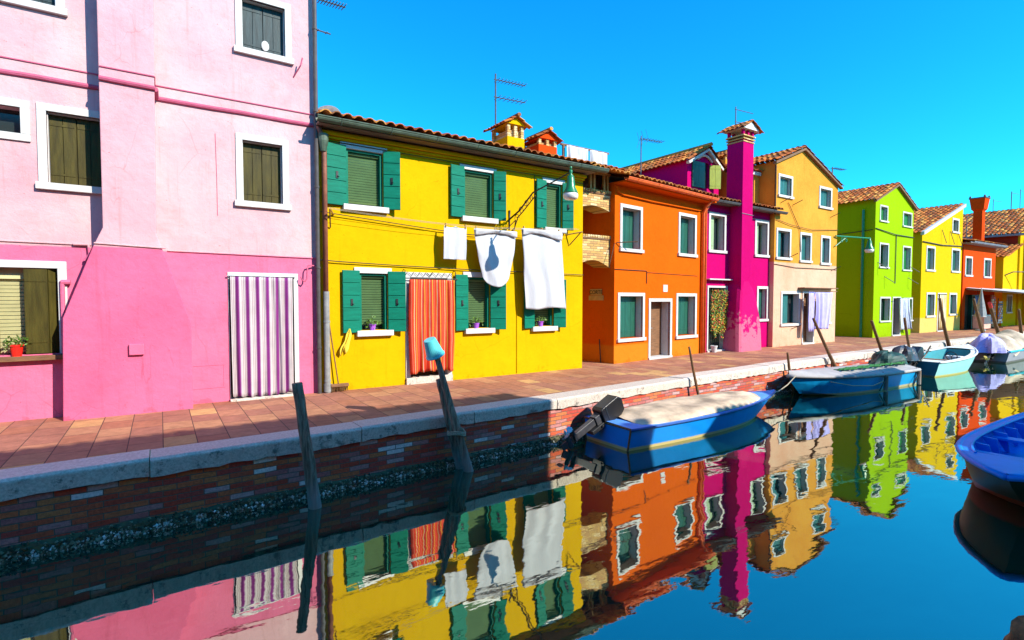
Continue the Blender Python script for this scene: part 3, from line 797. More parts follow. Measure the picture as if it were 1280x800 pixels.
# ------------------------------------------------------------------ YELLOW HOUSE
M['yellow'] = plaster('yellow_plaster', (.64, .385, .002), stain=(.90, .74, .6), amount=.5, seed=2, bumpy=.22)
h, L = house('yellow_house', 'yellow two storey house with teal shutters, laundry and red striped door curtain', (2.36, 9.68), (8.50, 9.68))
YH = h
W = OPEN['yellow']
top = [(0, 4.76), (L, 4.74)]
holes = [W[k] for k in W if k != 'door'] + [(W['door'][0] + .06, W['door'][1] - .07, -.03, W['door'][3] - .10)]
mb = facade(top, holes, 0, L, .24); box_walls(mb, top, 0, L, 8); mb.build('wall', M['yellow'], h)
open_window(h, W['u1'], .36, .31, .98, label='upper window nearest the pink house, blind fully lowered')
open_window(h, W['u2'], .33, .27, .98)
open_window(h, W['u3'], .30, .27, .98)
open_window(h, W['l1'], .33, .33, .9, ang=(6, 20))
open_window(h, W['l2'], .30, .34, .9)
open_window(h, W['l3'], .30, .30, .9, label='ground floor window half hidden by the large white sheet')
rc = W['door']; dr = MB(); dr.box(rc[0], rc[1], .22, .25, .0, rc[3]); dd = dr.build('door', M['wood'], h)
frame_ring(rc[0], rc[1], .06, rc[3], .10, -.025, .12, bottom=False).build('frame', M['doorstone'] if 'doorstone' in M else M['white'], dd, bevel=.005)
mb = MB(); mb.box(rc[0] - .0, rc[1] + .0, -.06, .2, -.01, .13); mb.build('doorstep', M['coping'], dd, bevel=.008)
# cornice, soffit, gutter, roof
mb = MB(); mb.box(-.02, L + .02, -.05, .01, 4.50, 4.55); mb.box(-.02, L + .04, -.10, .01, 4.553, 4.62); mb.build('cornice', M['yellow'], h, bevel=.012)
mb = MB(); mb.box(-.05, L + .15, -.32, .02, 4.66, 4.70); mb.build('soffit', M['soffit'], h)
gutter(h, -.1, L + .42, -.38, 4.74, M['gutter_green'], .075)
rf = tile_sheet(h, 'roof', (-.05, -.40, 4.80), (1, 0, 0), (0, 1, .27), L + .12, 4.2)
mb = MB(); mb.add([(-.05, -.36, 4.73), (L + .07, -.36, 4.73), (L + .07, 3.8, 5.84), (-.05, 3.8, 5.84), (L + .07, 8, 4.76), (-.05, 8, 4.76)], [(0, 1, 2, 3), (3, 2, 4, 5)]); mb.build('roof_boarding', M['soffit'], h)
mb = MB(); mb.tube([(4.22, -.012, .03), (4.22, -.012, 2.1), (4.22, -.014, 2.12)], .011, 6); mb.build('conduit', M['yellow'], h)
mb = MB()
mb.tube([(-.0, -.05, 2.36), (.3, -.05, 2.34), (1.4, -.04, 2.31), (3.0, -.05, 2.28), (4.4, -.05, 2.27), (L, -.04, 2.25)], .009, 5)
mb.tube([(.02, -.06, 3.20), (1.6, -.05, 3.09), (3.0, -.05, 3.00), (4.6, -.04, 3.02)], .008, 5)
mb.tube([(.02, -.04, 4.46), (2.5, -.04, 4.44), (5, -.04, 4.45), (L, -.04, 4.43)], .008, 5)
mb.tube([(4.7, -.01, 4.45), (4.7, -.01, 3.6)], .007, 5)
mb.build('cable', M['iron'], h)

def chimney(parent, x, y, z0, z1, w, d, mat, capm='tile', style='gable', hip=.12, open_h=.2):
    """square stack with open brick vents and a little tiled roof"""
    mb = MB(); mb.box(x - w / 2, x + w / 2, y - d / 2, y + d / 2, z0, z1)
    st = mb.build('chimney', mat, parent, bevel=.006)
    pm = MB()
    for sx in (-1, 0, 1):
        for sy in (-1, 1):
            pm.box(x + sx * (w / 2 - .05) - .04, x + sx * (w / 2 - .05) + .04, y + sy * (d / 2 - .05) - .04, y + sy * (d / 2 - .05) + .04, z1, z1 + open_h)
    pm.box(x - w / 2 + .09, x + w / 2 - .09, y - d / 2 + .09, y + d / 2 - .09, z1, z1 + open_h * .6)
    pm.build('vent_pillars', M['arch_brick'], st)
    o = .12; zc = z1 + open_h; rise = (w / 2 + o) * .55
    gm = MB(); gm.prism([(x - w / 2 - .03, zc), (x + w / 2 + .03, zc), (x, zc + (w / 2 + .03) * .55)], y - d / 2 - .03, y + d / 2 + .03); gm.build('cap_gable', mat, st)
    s = math.atan2(rise, w / 2 + o)
    for sg in (-1, 1):
        tile_sheet(st, 'cap_tiles', (x + sg * (w / 2 + o), y - d / 2 - o, zc - .03), (0, 1, 0), (-sg * math.cos(s), 0, math.sin(s)), d + 2 * o, (w / 2 + o) / math.cos(s), .15, .24, amp=.035)
    rm = MB(); rm.tube([(x, y - d / 2 - o - .03, zc + rise + .01), (x, y + d / 2 + o, zc + rise + .01)], .055, 8, squash=.8); rm.build('ridge_tiles', M['tile'], st)
    return st
M['chim_red'] = plaster('red_orange_plaster', (.62, .06, .006), seed=4)
chimney(h, 4.93, 1.45, 4.9, 5.60, .50, .75, M['yellow'], open_h=.30)
chimney(h, 6.02 + .1, 1.75, 4.9, 5.66, .60, .80, M['chim_red'], open_h=.16)

# things on the yellow house
M['redcurt'] = stripes('red_striped_cotton', [(0, (.58, .045, .02)), (.24, (.62, .16, .09)), (.30, (.58, .04, .02)), (.54, (.62, .24, .03)), (.62, (.62, .42, .36)), (.67, (.58, .05, .025)), (.90, (.62, .30, .04))], 6)
rc = W['door']
c = empty('door_curtain', 'red and orange striped curtain bulging in the yellow house doorway', 'curtain', (2.36 + rc[0], 9.68, 0))
dw = rc[1] - rc[0]
drape(.05, dw + .02, -.10, .22, 2.05, 5, .05, 90, 30, seed=5, pinch=-.04, bottom=-.04).build('cloth', M['redcurt'], c, smooth=True, solid=.004)
mb = MB(); mb.tube([(-.05, -.09, 2.07), (dw + .1, -.09, 2.07)], .010, 8)
for x in (-.03, dw + .05): mb.tube([(x, 0, 2.24), (x, -.09, 2.22), (x, -.09, 2.0)], .008, 6)
mb.build('rod', M['iron'], c)
for nm, pos, rot in (('bracket', .02, 1), ('bracket', dw * .55, 1)):
    mb = MB()
    for k in range(5): mb.tube([(pos - .1 + k * .13, -.05, 2.18), (pos - .03 + k * .13, -.05, 2.12), (pos + .02 + k * .13, -.05, 2.2)], .005, 4)
    mb.build('scrollwork', M['iron'], c)

def pot_plant(x, y, z, pot_mat, label, name='potted_plant', r=.065, hh=.11, leaves=90, spread=.16, cat='plant', group=None):
    e = empty(name, label, cat, (x, y, z), 0, group)
    mb = MB(); mb.lathe([(r * .7, 0), (r * .95, hh * .85), (r * 1.08, hh * .86), (r * 1.08, hh), (r * .95, hh), (r * .9, hh * .9)], n=16); mb.build('pot', M[pot_mat], e, smooth=False)
    lf = MB(); rr = random.Random(int(x * 100))
    for _ in range(leaves):
        a = rr.uniform(0, 2 * PI); q = rr.random() ** .6 * spread; zz = hh + rr.uniform(.0, .16) * (1.2 - q / spread)
        if rr.random() < .2: zz = hh - rr.uniform(0, .08)
        p = Vector((q * math.cos(a), q * .6 * math.sin(a), zz)); s = rr.uniform(.018, .034)
        T = Matrix.Translation(p) @ Matrix.Rotation(rr.uniform(-1, 1), 4, 'X') @ Matrix.Rotation(rr.uniform(0, 6), 4, 'Z') @ Matrix.Rotation(rr.uniform(-.8, .8), 4, 'Y')
        lf.add([T @ Vector(v) for v in ((-s, 0, 0), (0, -s * .5, .004), (s, 0, 0), (0, s * .5, .004))], [(0, 1, 2, 3)], 0)
    lf.build('leaves', M['leaf'], e)
    st = MB()
    for _ in range(8):
        a = rr.uniform(0, 6.28); st.tube([(0, 0, hh * .8), (.5 * spread * math.cos(a), .3 * spread * math.sin(a), hh + .1)], .003, 4)
    st.build('stems', M['stem'], e)
    return e
def wl(s, y, z): return (2.36 + s, 9.68 + y, z)
pot_plant(*wl(W['l1'][0] + .24, .0, W['l1'][2]), 'purple_pot', 'violet pot plant on the sill of the window between the broom and the red curtain', group='violet pot plants on the yellow house sills')
pot_plant(*wl(W['l2'][0] + .22, .0, W['l2'][2]), 'purple_pot', 'violet pot plant on the sill just right of the red striped curtain', group='violet pot plants on the yellow house sills')
pot_plant(*wl(W['l3'][0] + .20, .0, W['l3'][2]), 'purple_pot', 'violet pot plant on the sill under the largest white sheet', group='violet pot plants on the yellow house sills')
w6 = OPEN['pink']['w6']
pot_plant(-6 + w6[0] + .44, 9.70 - .01, w6[2] + .085, 'red_pot', 'red flowerpot with green plant on the pink house sill', hh=.16, r=.075, spread=.15, leaves=110)

# broom and cloth
e = empty('broom', 'broom leaning beside the grey drainpipe on yellow wall', 'broom', wl(.28, -.05, 0))
mb = MB(); mb.tube([(0, -.06, .13), (-.17, .01, 1.5)], .012, 8); mb.build('handle', M['wood'], e)
mb = MB(); mb.box(-.14, .18, -.09, -.03, .09, .15); mb.build('head', M['wood'], e, bevel=.01)
mb = MB()
for k in range(60):
    x = -.13 + .3 * k / 60; mb.tube([(x, -.06 + rng.uniform(-.02, .02), .1), (x + rng.uniform(-.02, .02), -.06 + rng.uniform(-.03, .03), .015)], .004, 4)
mb.build('bristles', M['stick'], e)
e = empty('cleaning_cloth', 'yellow cloth hanging from a corner of the shutter', 'cloth', wl(.50, -.08, 0))
mb = MB()
def cf(u, w):
    k = w; hw = .012 + .058 * math.sin(min(1, k * 1.6) * PI * .5) * (1 - .3 * max(0, k - .6) / .4) * (1 + .3 * math.sin(k * 9))
    return (-.03 * k + (u - .5) * 2 * hw - .1 * k * k, -.03 * math.cos(u * 9 + k) * (.4 + k), 1.13 - .40 * k - .10 * k * math.sin(u * 7))
mb.grid(cf, 16, 14); mb.build('fabric', M['cloth_yellow'], e, smooth=True, solid=.004)

# laundry line
cl = empty('clothesline', 'clothes line on two wooden sticks along the yellow house wall', 'clothesline', wl(0, 0, 3.2))
for (x, dx) in ((.26, -.16), (5.62, .22)):
    mb = MB(); mb.tube([(x, 0, -.02), (x + dx, -.34, .03)], .017, 6); mb.build('bracket', M['bamboo'], cl)
    mb = MB(); mb.tube([(x + dx * .9, -.30, .02), (x + dx * .4, -.02, -.26)], .012, 6); mb.build('strut', M['stick'], cl)
mb = MB()
for yy, dz in ((-.27, 0), (-.20, .03)):
    n = 24; mb.tube([(.12 + (5.78 - .12) * i / n, yy, .03 + dz - .13 * math.sin(PI * i / n) + .06 * i / n) for i in range(n + 1)], .004, 4)
mb.build('line', M['rope'], cl)
def laundry(x0, x1, z0, z1, kind, label, y=-.25, seed=1):
    e = empty('laundry_sheet' if kind != 'small' else 'laundry_towel', label, 'laundry', wl((x0 + x1) / 2, y, 0), 0, 'white laundry on the line')
    w = x1 - x0; r = random.Random(seed); nz = Vector((seed * 5.3, 1, 0)); H = z1 - z0
    def fn(u, k):
        f = noise.noise(nz + Vector((u * 2.2, k * 1.6, 0))); f2 = noise.noise(nz + Vector((u * 6, k * 3, 4)))
        if kind == 'bag':
            hw = w / 2 * (1 - .34 * k ** 1.5); x = (u - .5) * 2 * hw + .03 * k
            z = z1 - .06 * math.sin(u * PI) * (1 - k) - (H - .02) * k * (.80 + .20 * math.sin(PI * u) ** .6)
            y_ = -.06 * math.sin(PI * u) * k + .05 * f * k + .02 * f2
        else:
            x = (u - .5) * w * (1 - .0 * k) + (.18 if kind == 'big' else -.04) * k * w * .8 + .02 * f
            if kind == 'big': x += .05 * k * (u - .5)
            z = z1 - H * k - .03 * abs(math.sin(u * PI * 2)) * (1 - k) - (.0 if kind == 'small' else .02 * math.sin(u * 7) * k)
            y_ = .035 * math.cos(u * 14 + f * 3) * (.25 + .75 * k) * (.4 if kind == 'small' else 1) + .04 * f * k
        return (x, y_, z)
    mb = MB(); mb.grid(fn, 40, 40); mb.build('cloth', M['cloth_white'], e, smooth=True, solid=.005)
    if kind != 'small':
        def f2(u, k):
            p = fn(u, .0); return (p[0] * 1.0, -.035 - .03 * math.sin(k * PI) + .02 * noise.noise(Vector((u * 7, k * 3, seed))), z1 + .02 * math.sin(k * PI) - (.15 if kind == 'big' else .11) * k * (1 + .35 * math.sin(u * 5 + seed)))
        mb = MB(); mb.grid(f2, 30, 6); mb.build('folded_edge', M['cloth_white'], e, smooth=True, solid=.005)
    pg = MB()
    for q in ((.06, .94) if kind == 'small' else (.05, .5, .95)): pg.box((q - .5) * w - .008, (q - .5) * w + .008, -.02, .02, z1 - .03, z1 + .05)
    pg.build('pegs', M['bamboo'], e)
    return e
laundry(2.34, 2.84, 2.46, 3.12, 'small', 'small white towel, leftmost and shortest on the line', -.23, 1)
laundry(3.0, 4.02, 1.90, 3.11, 'bag', 'white sheet gathered to a rounded bottom, middle of the line', -.25, 2)
laundry(4.18, 5.26, 1.46, 3.20, 'big', 'largest white sheet on the line, hanging over the right window', -.25, 3)

# street lamp on the yellow wall
lp = empty('wall_lamp', 'green enamel street lamp on a long scrolled iron arm above the laundry', 'street lamp', wl(4.02, 0, 0))
hx = .12
mb = MB(); mb.tube([(0, 0, 3.40), (.03, -.35, 3.55), (.06, -.8, 3.86), (hx, -1.55, 4.0), (hx, -1.9, 4.06)], [.02, .018, .016, .014, .012], 8)
mb.tube([(0, 0, 3.18), (.0, -.02, 3.6)], .02, 8)
mb.build('arm', M['iron'], lp, smooth=True)
mb = MB()
for (cy, cz, r0, sg) in ((-.42, 3.54, .10, 1), (-.60, 3.66, .085, -1), (-.78, 3.74, .07, 1), (-.25, 3.40, .10, -1)):
    pts = [(.03, cy + sg * r0 * (1 - t / 14) * math.cos(t * .75), cz + r0 * (1 - t / 14) * math.sin(t * .75)) for t in range(12)]
    mb.tube(pts, .008, 5)
mb.tube([(0, 0, 3.1), (.02, -.18, 3.2), (.03, -.3, 3.42), (.03, -.5, 3.52), (.05, -.9, 3.78)], .012, 6)
mb.tube([(-.25, 0, 3.02), (0, -.25, 3.36)], .010, 6); mb.tube([(.12, 0, 3.05), (.0, -.25, 3.36)], .010, 6)
mb.build('scrollwork', M['rust'], lp)
mb = MB(); mb.lathe([(.03, .22), (.035, .18), (.02, .15), (.06, .10), (.075, .0), (.085, -.10), (.135, -.20), (.14, -.215)], (hx, -1.93, 3.88), 20); mb.lathe([(.0, .30), (.03, .27), (.0, .22)], (hx, -1.93, 3.88), 12)
mb.build('lamp_shade', M['lamp_green'], lp, smooth=True)
mb = MB(); mb.lathe([(.13, -.215), (.145, -.25), (.135, -.31), (.10, -.335), (0, -.34)], (hx, -1.93, 3.88), 20); mb.build('glass_bowl', M['lamp_glass'], lp, smooth=True)

# antennas
def antenna(x, y, z, hgt, booms, label, group='rooftop television antennas', ang=0, mast=.022, vee=False):
    e = empty('tv_antenna', label, 'antenna', (x, y, z), R(ang), group)
    mb = MB(); mb.tube([(0, 0, 0), (0, 0, hgt)], mast, 6); mb.build('mast', M['antenna'], e)
    for (zz, L2, el, n) in booms:
        mb = MB(); mb.tube([(-.05, 0, zz), (L2, 0, zz + L2 * .05)], .014, 5)
        for i in range(n):
            q = L2 * (i + .5) / n; mb.tube([(q, -el / 2, zz + q * .05), (q, el / 2, zz + q * .05)], .009, 4)
        if vee:
            for s in (-1, 1): mb.tube([(.12, 0, zz), (-.0, .0, zz + s * .28)], .008, 4); mb.tube([(.12, -.2, zz), (-.0, -.2, zz + s * .28)], .006, 4); mb.tube([(.12, .2, zz), (-.0, .2, zz + s * .28)], .006, 4)
        mb.build('boom', M['antenna'], e)
    return e

# balcony over the roofs with sheets
e = empty('roof_terrace', 'wooden roof terrace frame behind the red chimney', 'roof terrace', (9.95, 12.2, 5.0))
mb = MB()
for x in (0, .85, 1.7):
    mb.box(x - .03, x + .03, -.03, .03, -.3, 1.18)
mb.box(-.1, 1.8, -.035, .035, 1.18, 1.23); mb.build('railing', M['wood'], e)
mb = MB(); mb.box(-.1, 1.8, 0, 1.8, -.1, -.04); mb.build('deck', M['wood'], e)
e = empty('laundry_sheet', 'white sheet over the roof terrace rail, touching the red chimney', 'laundry', (10.0, 12.12, 5.0))
drape(-.02, .80, -.05, .1, 1.17, 2.3, .05, 50, 20, seed=9, flare=-.12).build('cloth', M['cloth_white'], e, smooth=True, solid=.005)
e = empty('laundry_sheet', 'second white sheet over the roof terrace rail, nearer the orange house', 'laundry', (10.0, 12.12, 5.0))
drape(.88, 1.6, -.05, .1, 1.17, 2.0, .05, 50, 20, seed=10, flare=-.14).build('cloth', M['cloth_white'], e, smooth=True, solid=.005)

# satellite dish
e = empty('satellite_dish', 'grey satellite dish at the left end of the yellow house roof', 'satellite dish', (2.62, 10.0, 4.70))
mb = MB(); T = Matrix.Rotation(R(-35), 4, 'Z') @ Matrix.Rotation(R(70), 4, 'X'); mb.lathe([(0, 0), (.1, .008), (.2, .035), (.28, .075), (.275, .08), (.19, .045), (0, .012)], (0, 0, .22), 24, M=T); mb.build('dish', M['grey_pipe'], e, smooth=True)
mb = MB(); mb.tube([(0, 0, -.1), (0, .05, .2)], .015, 6); mb.build('mast', M['iron'], e)

# ------------------------------------------------------------------ ALLEY ARCHES between yellow and orange
def arch(x0, x1, y0, z0, z1, rise, label, depth=.55):
    mb = MB(); n = 14
    lo = [(x0 + (x1 - x0) * i / n, z0 - rise * (1 - math.sin(PI * i / n))) for i in range(n + 1)]
    mb.prism(lo + [(x1, z1), (x0, z1)], 0, depth)
    e = empty('brick_arch', label, 'arch', (0, y0, 0), 0, 'brick arches across the alley')
    mb.build('vault', M['arch_brick'], e)
    mb = MB(); x = x0
    while x < x1 - .05:
        mb.box(x + .004, x + .075, -.03, .02, z1 - .0, z1 + .07); x += .082
    mb.build('brick_course', M['arch_brick'], e, bevel=.006)
    mb = MB(); mb.box(x0, x1, -.02, 0, z1 - .035, z1 - .004); mb.build('ledge', M['wood'], e)
    return e
a1 = arch(8.50, 9.72, 9.98, 2.66, 3.22, .20, 'lower brick arch spanning the alley between yellow and orange houses')
a2 = arch(8.50, 9.72, 9.98, 4.02, 4.36, .12, 'upper brick arch spanning the alley, with wooden posts and a tiled roof on top')
mb = MB()
for x in (8.66, 9.0, 9.12, 9.46, 9.58): mb.box(x, x + .06, -.0, .06, 4.43, 4.82)
mb.box(8.52, 9.7, .0, .06, 4.82, 4.88); mb.build('posts', M['bamboo'], a2)
mb = MB(); mb.box(8.5, 9.72, .3, .33, 4.43, 4.9); mb.build('back_boards', M['wood'], a2)
tile_sheet(a2, 'tiled_roof', (8.45, -.42, 4.88), (1, 0, 0), (0, 1, .27), 1.3, 3.0)

# ------------------------------------------------------------------ ORANGE HOUSE
M['orange'] = plaster('orange_plaster', (.64, .105, .003), low=(.64, .18, .012), zlow=.47, fade=.03, stain=(.85, .7, .6), amount=.35, seed=3)
M['darkorange'] = M['orange']
h, L = house('orange_house', 'orange two storey house with white framed windows beside the narrow alley', (9.71, 9.83), (14.1, 10.36))
W = OPEN['orange']
top = [(0, 4.66), (L, 4.72)]
holes = [inner(W[k], .09) for k in W if k != 'door'] + [(W['door'][0] + .09, W['door'][1] - .09, -.03, W['door'][3] - .09)]
mb = facade(top, holes, 0, L, .3)
mb.quad((0, 0, -.03), (0, 0, 4.66), (0, 12, 4.66), (0, 12, -.03)); mb.quad((L, 0, -.03), (L, 6, -.03), (L, 6, 4.72), (L, 0, 4.72)); mb.quad((L, 8, -.03), (0, 8, -.03), (0, 8, 4.6), (L, 8, 4.6))
mb.build('wall', M['orange'], h)
for k in ('w1', 'w2', 'w3', 'w4'):
    framed_window(h, W[k], .09, ('closed', 'closed'), 'shut_dark', recess=.2, reveal=.3)
rc = W['door']; dd = door_opening(h, (rc[0], rc[1], 0, rc[3]), .09, 'white', 'wood', .3)
mb = MB(); mb.box(rc[0] + .12, rc[0] + .42, .268, .278, .75, 1.5); mb.build('pane', M['glass'], dd)
mb = MB()
for _ in range(40):
    mb.box(rc[0] + .15 + rng.uniform(0, .3), rc[0] + .18 + rng.uniform(0, .3), .2, .23, .1 + rng.uniform(0, .7), .14 + rng.uniform(.05, .7))
mb.tube([(rc[0] + .45, .25, .8), (rc[0] + .45, .21, .8)], .02, 8)
mb.build('handle', M['rust'], dd) if False else None
mb = MB(); mb.tube([(rc[0] + .5, .28, .85), (rc[0] + .5, .22, .85), (rc[0] + .42, .22, .85)], .012, 6); mb.build('handle', M['alu'], dd)
mb = MB(); mb.box(2.17, 2.38, -.02, 0, 1.88, 2.08); mb.build('wall_plaque', M['white_paint'], h, bevel=.004)
mb = MB(); mb.box(-.05, L + .02, -.35, .02, 4.60, 4.64); mb.build('soffit', M['orange'], h)
gutter(h, -.05, L - .05, -.40, 4.70, M['gutter_orange'], .07)
tile_sheet(h, 'roof', (-1.3, -.42, 4.76), (1, 0, 0), (0, 1, .27), L + 1.3, 4.4)
mb = MB(); mb.add([(-.05, -.38, 4.68), (L + .05, -.38, 4.68), (L + .05, 4, 5.86), (-.05, 4, 5.86), (L, 8, 4.7), (0, 8, 4.7)], [(0, 1, 2, 3), (3, 2, 4, 5)]); mb.build('roof_boarding', M['soffit'], h)
mb = MB(); mb.tube([(-.0, -.05, 4.55), (.05, -.06, 4.42), (.3, -.05, 4.36), (1.6, -.05, 4.34), (4.0, -.05, 4.36), (4.12, -.05, 4.4)], .018, 6)
mb.build('pipe_run', M['orange'], h)
mb = MB(); mb.tube([(0, -.015, 2.44), (1.35, -.015, 2.44), (1.38, -.015, 2.42), (1.38, -.015, 2.1)], .01, 5); mb.tube([(1.4, -.01, 2.40), (4.0, -.01, 2.38)], .007, 4); mb.build('cable', M['iron'], h)
mb = MB(); mb.tube([(.05, -.02, 3.12), (.5, -.35, 3.15)], .014, 6); mb.tube([(0.0, .0, 3.1), (-.22, -.02, 2.55)], .01, 5); mb.build('bracket', M['rust'], h)
mb = MB(); mb.tube([(4.2, -.07, .02), (4.2, -.07, 4.3), (4.2, -.15, 4.5), (4.2, -.35, 4.66)], .045, 10); mb.tube([(4.33, -.07, .02), (4.33, -.07, 4.4), (4.33, -.2, 4.6)], .04, 10)
mb.build('downpipe', M['gutter_orange'], h, smooth=True)
# alley name plates on the orange side wall
plate = simple('brass_plate', (.55, .33, .12), .6, .12, 10)
e = empty('street_sign', 'two small tan name plates on the shaded alley wall of the orange house', 'sign', (9.632, 10.42, 1.78), R(6.9))
mb = MB(); mb.box(-.012, 0, -.20, .20, 0, .16); mb.build('upper_plate', plate, e)
mb = MB(); mb.box(-.014, 0, -.25, .25, -.14, -.01); mb.build('lower_plate', plate, e)
cu = bpy.data.curves.new('lettering', 'FONT'); cu.body = 'CORTE'; cu.size = .14; cu.extrude = .002; cu.align_x = 'CENTER'
to = bpy.data.objects.new('lettering', cu); col.objects.link(to); to.data.materials.append(M['iron']); 
lm = bpy.data.meshes.new_from_object(to.evaluated_get(bpy.context.evaluated_depsgraph_get())); bpy.data.objects.remove(to)
to = bpy.data.objects.new('lettering', lm); col.objects.link(to); to.rotation_euler = (R(90), 0, R(-90)); to.location = (-.017, 0, .03); to.parent = e
# alley pole
e = tag((lambda mb: (mb.tube([(0, 0, 0), (-.02, .03, .62)], .015, 6), mb)[1])(MB()).build('iron_rod', M['iron'], None, (9.6, 10.2, 0)), 'thin iron rod leaning at the foot of the alley wall', 'rod')

# ------------------------------------------------------------------ MAGENTA HOUSE
M['magenta'] = plaster('magenta_plaster', (.48, .002, .115), stain=(.8, .6, .7), amount=.3, seed=5)
M['magenta_worn'] = plaster('worn_magenta_plaster', (.52, .006, .125), stain=(.8, .6, .7), amount=.3, seed=6, worn=(2.0, .5, (.66, .26, .30)))
h, L = house('magenta_house', 'magenta house with tall square chimney rising from a bulging foot', (14.13, 10.42), (17.95, 10.45))
L = 3.72
W = OPEN['magenta']
top = [(0, 4.76), (L, 4.72)]
holes = [inner(W[k], .09) for k in W if k != 'door'] + [(W['door'][0] + .05, W['door'][1] - .05, -.03, W['door'][3] - .05)]
mb = facade(top, holes, 0, L, .25); box_walls(mb, top, 0, L, 8); mb.build('wall', M['magenta'], h)
framed_window(h, W['w1'], .09, ('closed', 'none'), 'shut_pale', recess=.12, reveal=.25)
framed_window(h, W['w2'], .09, ('closed', 'none'), 'shut_pale', recess=.12, reveal=.25)
framed_window(h, W['w3'], .09, ('closed', 'closed'), 'shut_dark', recess=.15, reveal=.25)
rc = W['door']; door_opening(h, (rc[0], rc[1], 0, rc[3]), .06, 'white', 'glass', .25)
mb = MB(); mb.box(.1, 1.75, -.16, 0, 2.28, 2.32); mb.build('door_canopy', M['white'], h, bevel=.008)
# chimney: shaft and bulging base
cs0, cs1, cd = 1.30, 1.88, .45
mb = MB(); mb.box(cs0, cs1, -cd, .12, 1.9, 6.72); sh = mb.build('chimney', M['magenta'], h, bevel=.012)
prof = [(1.08, 0), (1.10, .6), (1.13, 1.1), (1.18, 1.6), (1.24, 1.95), (1.33, 2.25)]
profr = [(2.45, 0), (2.43, .7), (2.36, 1.3), (2.22, 1.8), (2.05, 2.1), (1.85, 2.25)]
mb = MB(); n = 10; rows = []
vs = []; fs = []
for k, ((xl, z), (xr, _)) in enumerate(zip(prof, profr)):
    dpt = cd + .10 * (1 - k / 5)
    ring = [(xl, .02, z), (xl, -dpt + .12, z), (xl + .05, -dpt + .03, z), (xl + .14, -dpt, z), (xr - .14, -dpt, z), (xr - .05, -dpt + .03, z), (xr, -dpt + .12, z), (xr, .02, z)]
    vs += ring
for k in range(5):
    for j in range(7): fs.append((k * 8 + j, k * 8 + j + 1, (k + 1) * 8 + j + 1, (k + 1) * 8 + j))
fs.append(tuple(range(40, 48)))
mb.add(vs, fs); mb.build('chimney_foot', M['magenta_worn'], h, smooth=False, fixn=True, label='bulging worn foot of the chimney with faded patches')
mb = MB()
for i, z in enumerate((6.66, 6.75, 6.84)): mb.box(cs0 - .015 - i * .012, cs1 + .015 + i * .012, -cd - .015 - i * .012, .135 + i * .012, z, z + .04)
mb.build('chimney_courses', M['arch_brick'], sh)
mb = MB()
for x in (cs0, cs0 + .25, cs1 - .08):
    for y in (-cd, .04): mb.box(x, x + .08, y, y + .08, 6.88, 7.05)
mb.build('vent_pillars', M['magenta'], sh)
xm = (cs0 + cs1) / 2; ym = (-cd + .12) / 2
mb = MB(); mb.prism([(cs0 - .16, 7.05), (cs1 + .16, 7.05), (xm, 7.28)], -cd - .1, .2); mb.build('cap_gable', M['white'], sh)
for sg in (-1, 1):
    tile_sheet(sh, 'cap_tiles', (xm + sg * .52, -cd - .18, 7.02), (0, 1, 0), (-sg * .9, 0, .52), .95, .60, .15, .22, amp=.035)
mb = MB(); mb.box(-.05, 1.28, -.3, .02, 4.66, 4.70); mb.box(1.90, L + .3, -.3, .02, 4.66, 4.70); mb.build('soffit', M['soffit'], h)
gutter(h, -.05, 1.28, -.36, 4.70, M['gutter_dark'], .065); gutter(h, 1.90, L + .35, -.36, 4.68, M['gutter_dark'], .065)
tile_sheet(h, 'roof', (-.02, -.38, 4.75), (1, 0, 0), (0, 1, .27), 1.29, 4.2)
tile_sheet(h, 'roof', (1.9, -.38, 4.75), (1, 0, 0), (0, 1, .27), L - 1.9 + .1, 4.2)
mb = MB(); mb.add([(.0, -.34, 4.69), (L, -.34, 4.69), (L, 4, 5.86), (0, 4, 5.86), (L, 8, 4.7), (0, 8, 4.7)], [(0, 1, 2, 3), (3, 2, 4, 5)]); mb.build('roof_boarding', M['soffit'], h)
mb = MB(); mb.tube([(0, -.02, 4.42), (1.28, -.03, 4.40)], .01, 5); mb.tube([(1.28, -cd - .01, 4.40), (1.9, -cd - .01, 4.38)], .01, 5); mb.tube([(1.9, -.02, 4.38), (L, -.02, 4.42)], .01, 5); mb.build('cable', M['alu'], h)
# attic dormer, a gabled box set back on the roof
dx0, dx1, dy0, dy1 = .45, 2.15, 1.0, 5.0
dtop = [(dx0, 6.28), (1.42, 6.78), (dx1, 6.30)]
dm = MB(); fz = facade(dtop, [(1.0, 1.6, 5.45, 6.3)], dx0, dx1, .12, 4.6)
for v_ in range(len(fz.v)): fz.v[v_] = (fz.v[v_][0], fz.v[v_][1] + dy0, fz.v[v_][2])
dm.v = fz.v; dm.f = fz.f; dm.m = fz.m; dm.r = fz.r; dm.uv = fz.uv
dm.quad((dx0, dy1, 4.6), (dx0, dy0, 4.6), (dx0, dy0, 6.28), (dx0, dy1, 6.28)); dm.quad((dx1, dy0, 4.6), (dx1, dy1, 4.6), (dx1, dy1, 6.30), (dx1, dy0, 6.30))
dob = dm.build('dormer', M['magenta'], h)
leaf_panel(.66, 1.32, 5.42, 6.28, dy0 - .05, boards=2).build('shutter', M['shut_dark'], dob)
T = Matrix.Translation((1.60, dy0 - .03, 0)) @ Matrix.Rotation(R(-30), 4, 'Z')
leaf_panel(0, .4, 5.45, 6.25, 0, boards=2, M4=T).build('shutter', M['shut_olive'], dob)
mb = MB(); mb.box(1.0, 1.6, dy0 + .1, dy0 + .12, 5.45, 6.3); mb.build('window', M['glass'], dob)
mb = MB(); n = 10
arcp = [(.95 + .8 * i / n - .03, 6.36 + .16 * math.sin(PI * i / n)) for i in range(n + 1)]
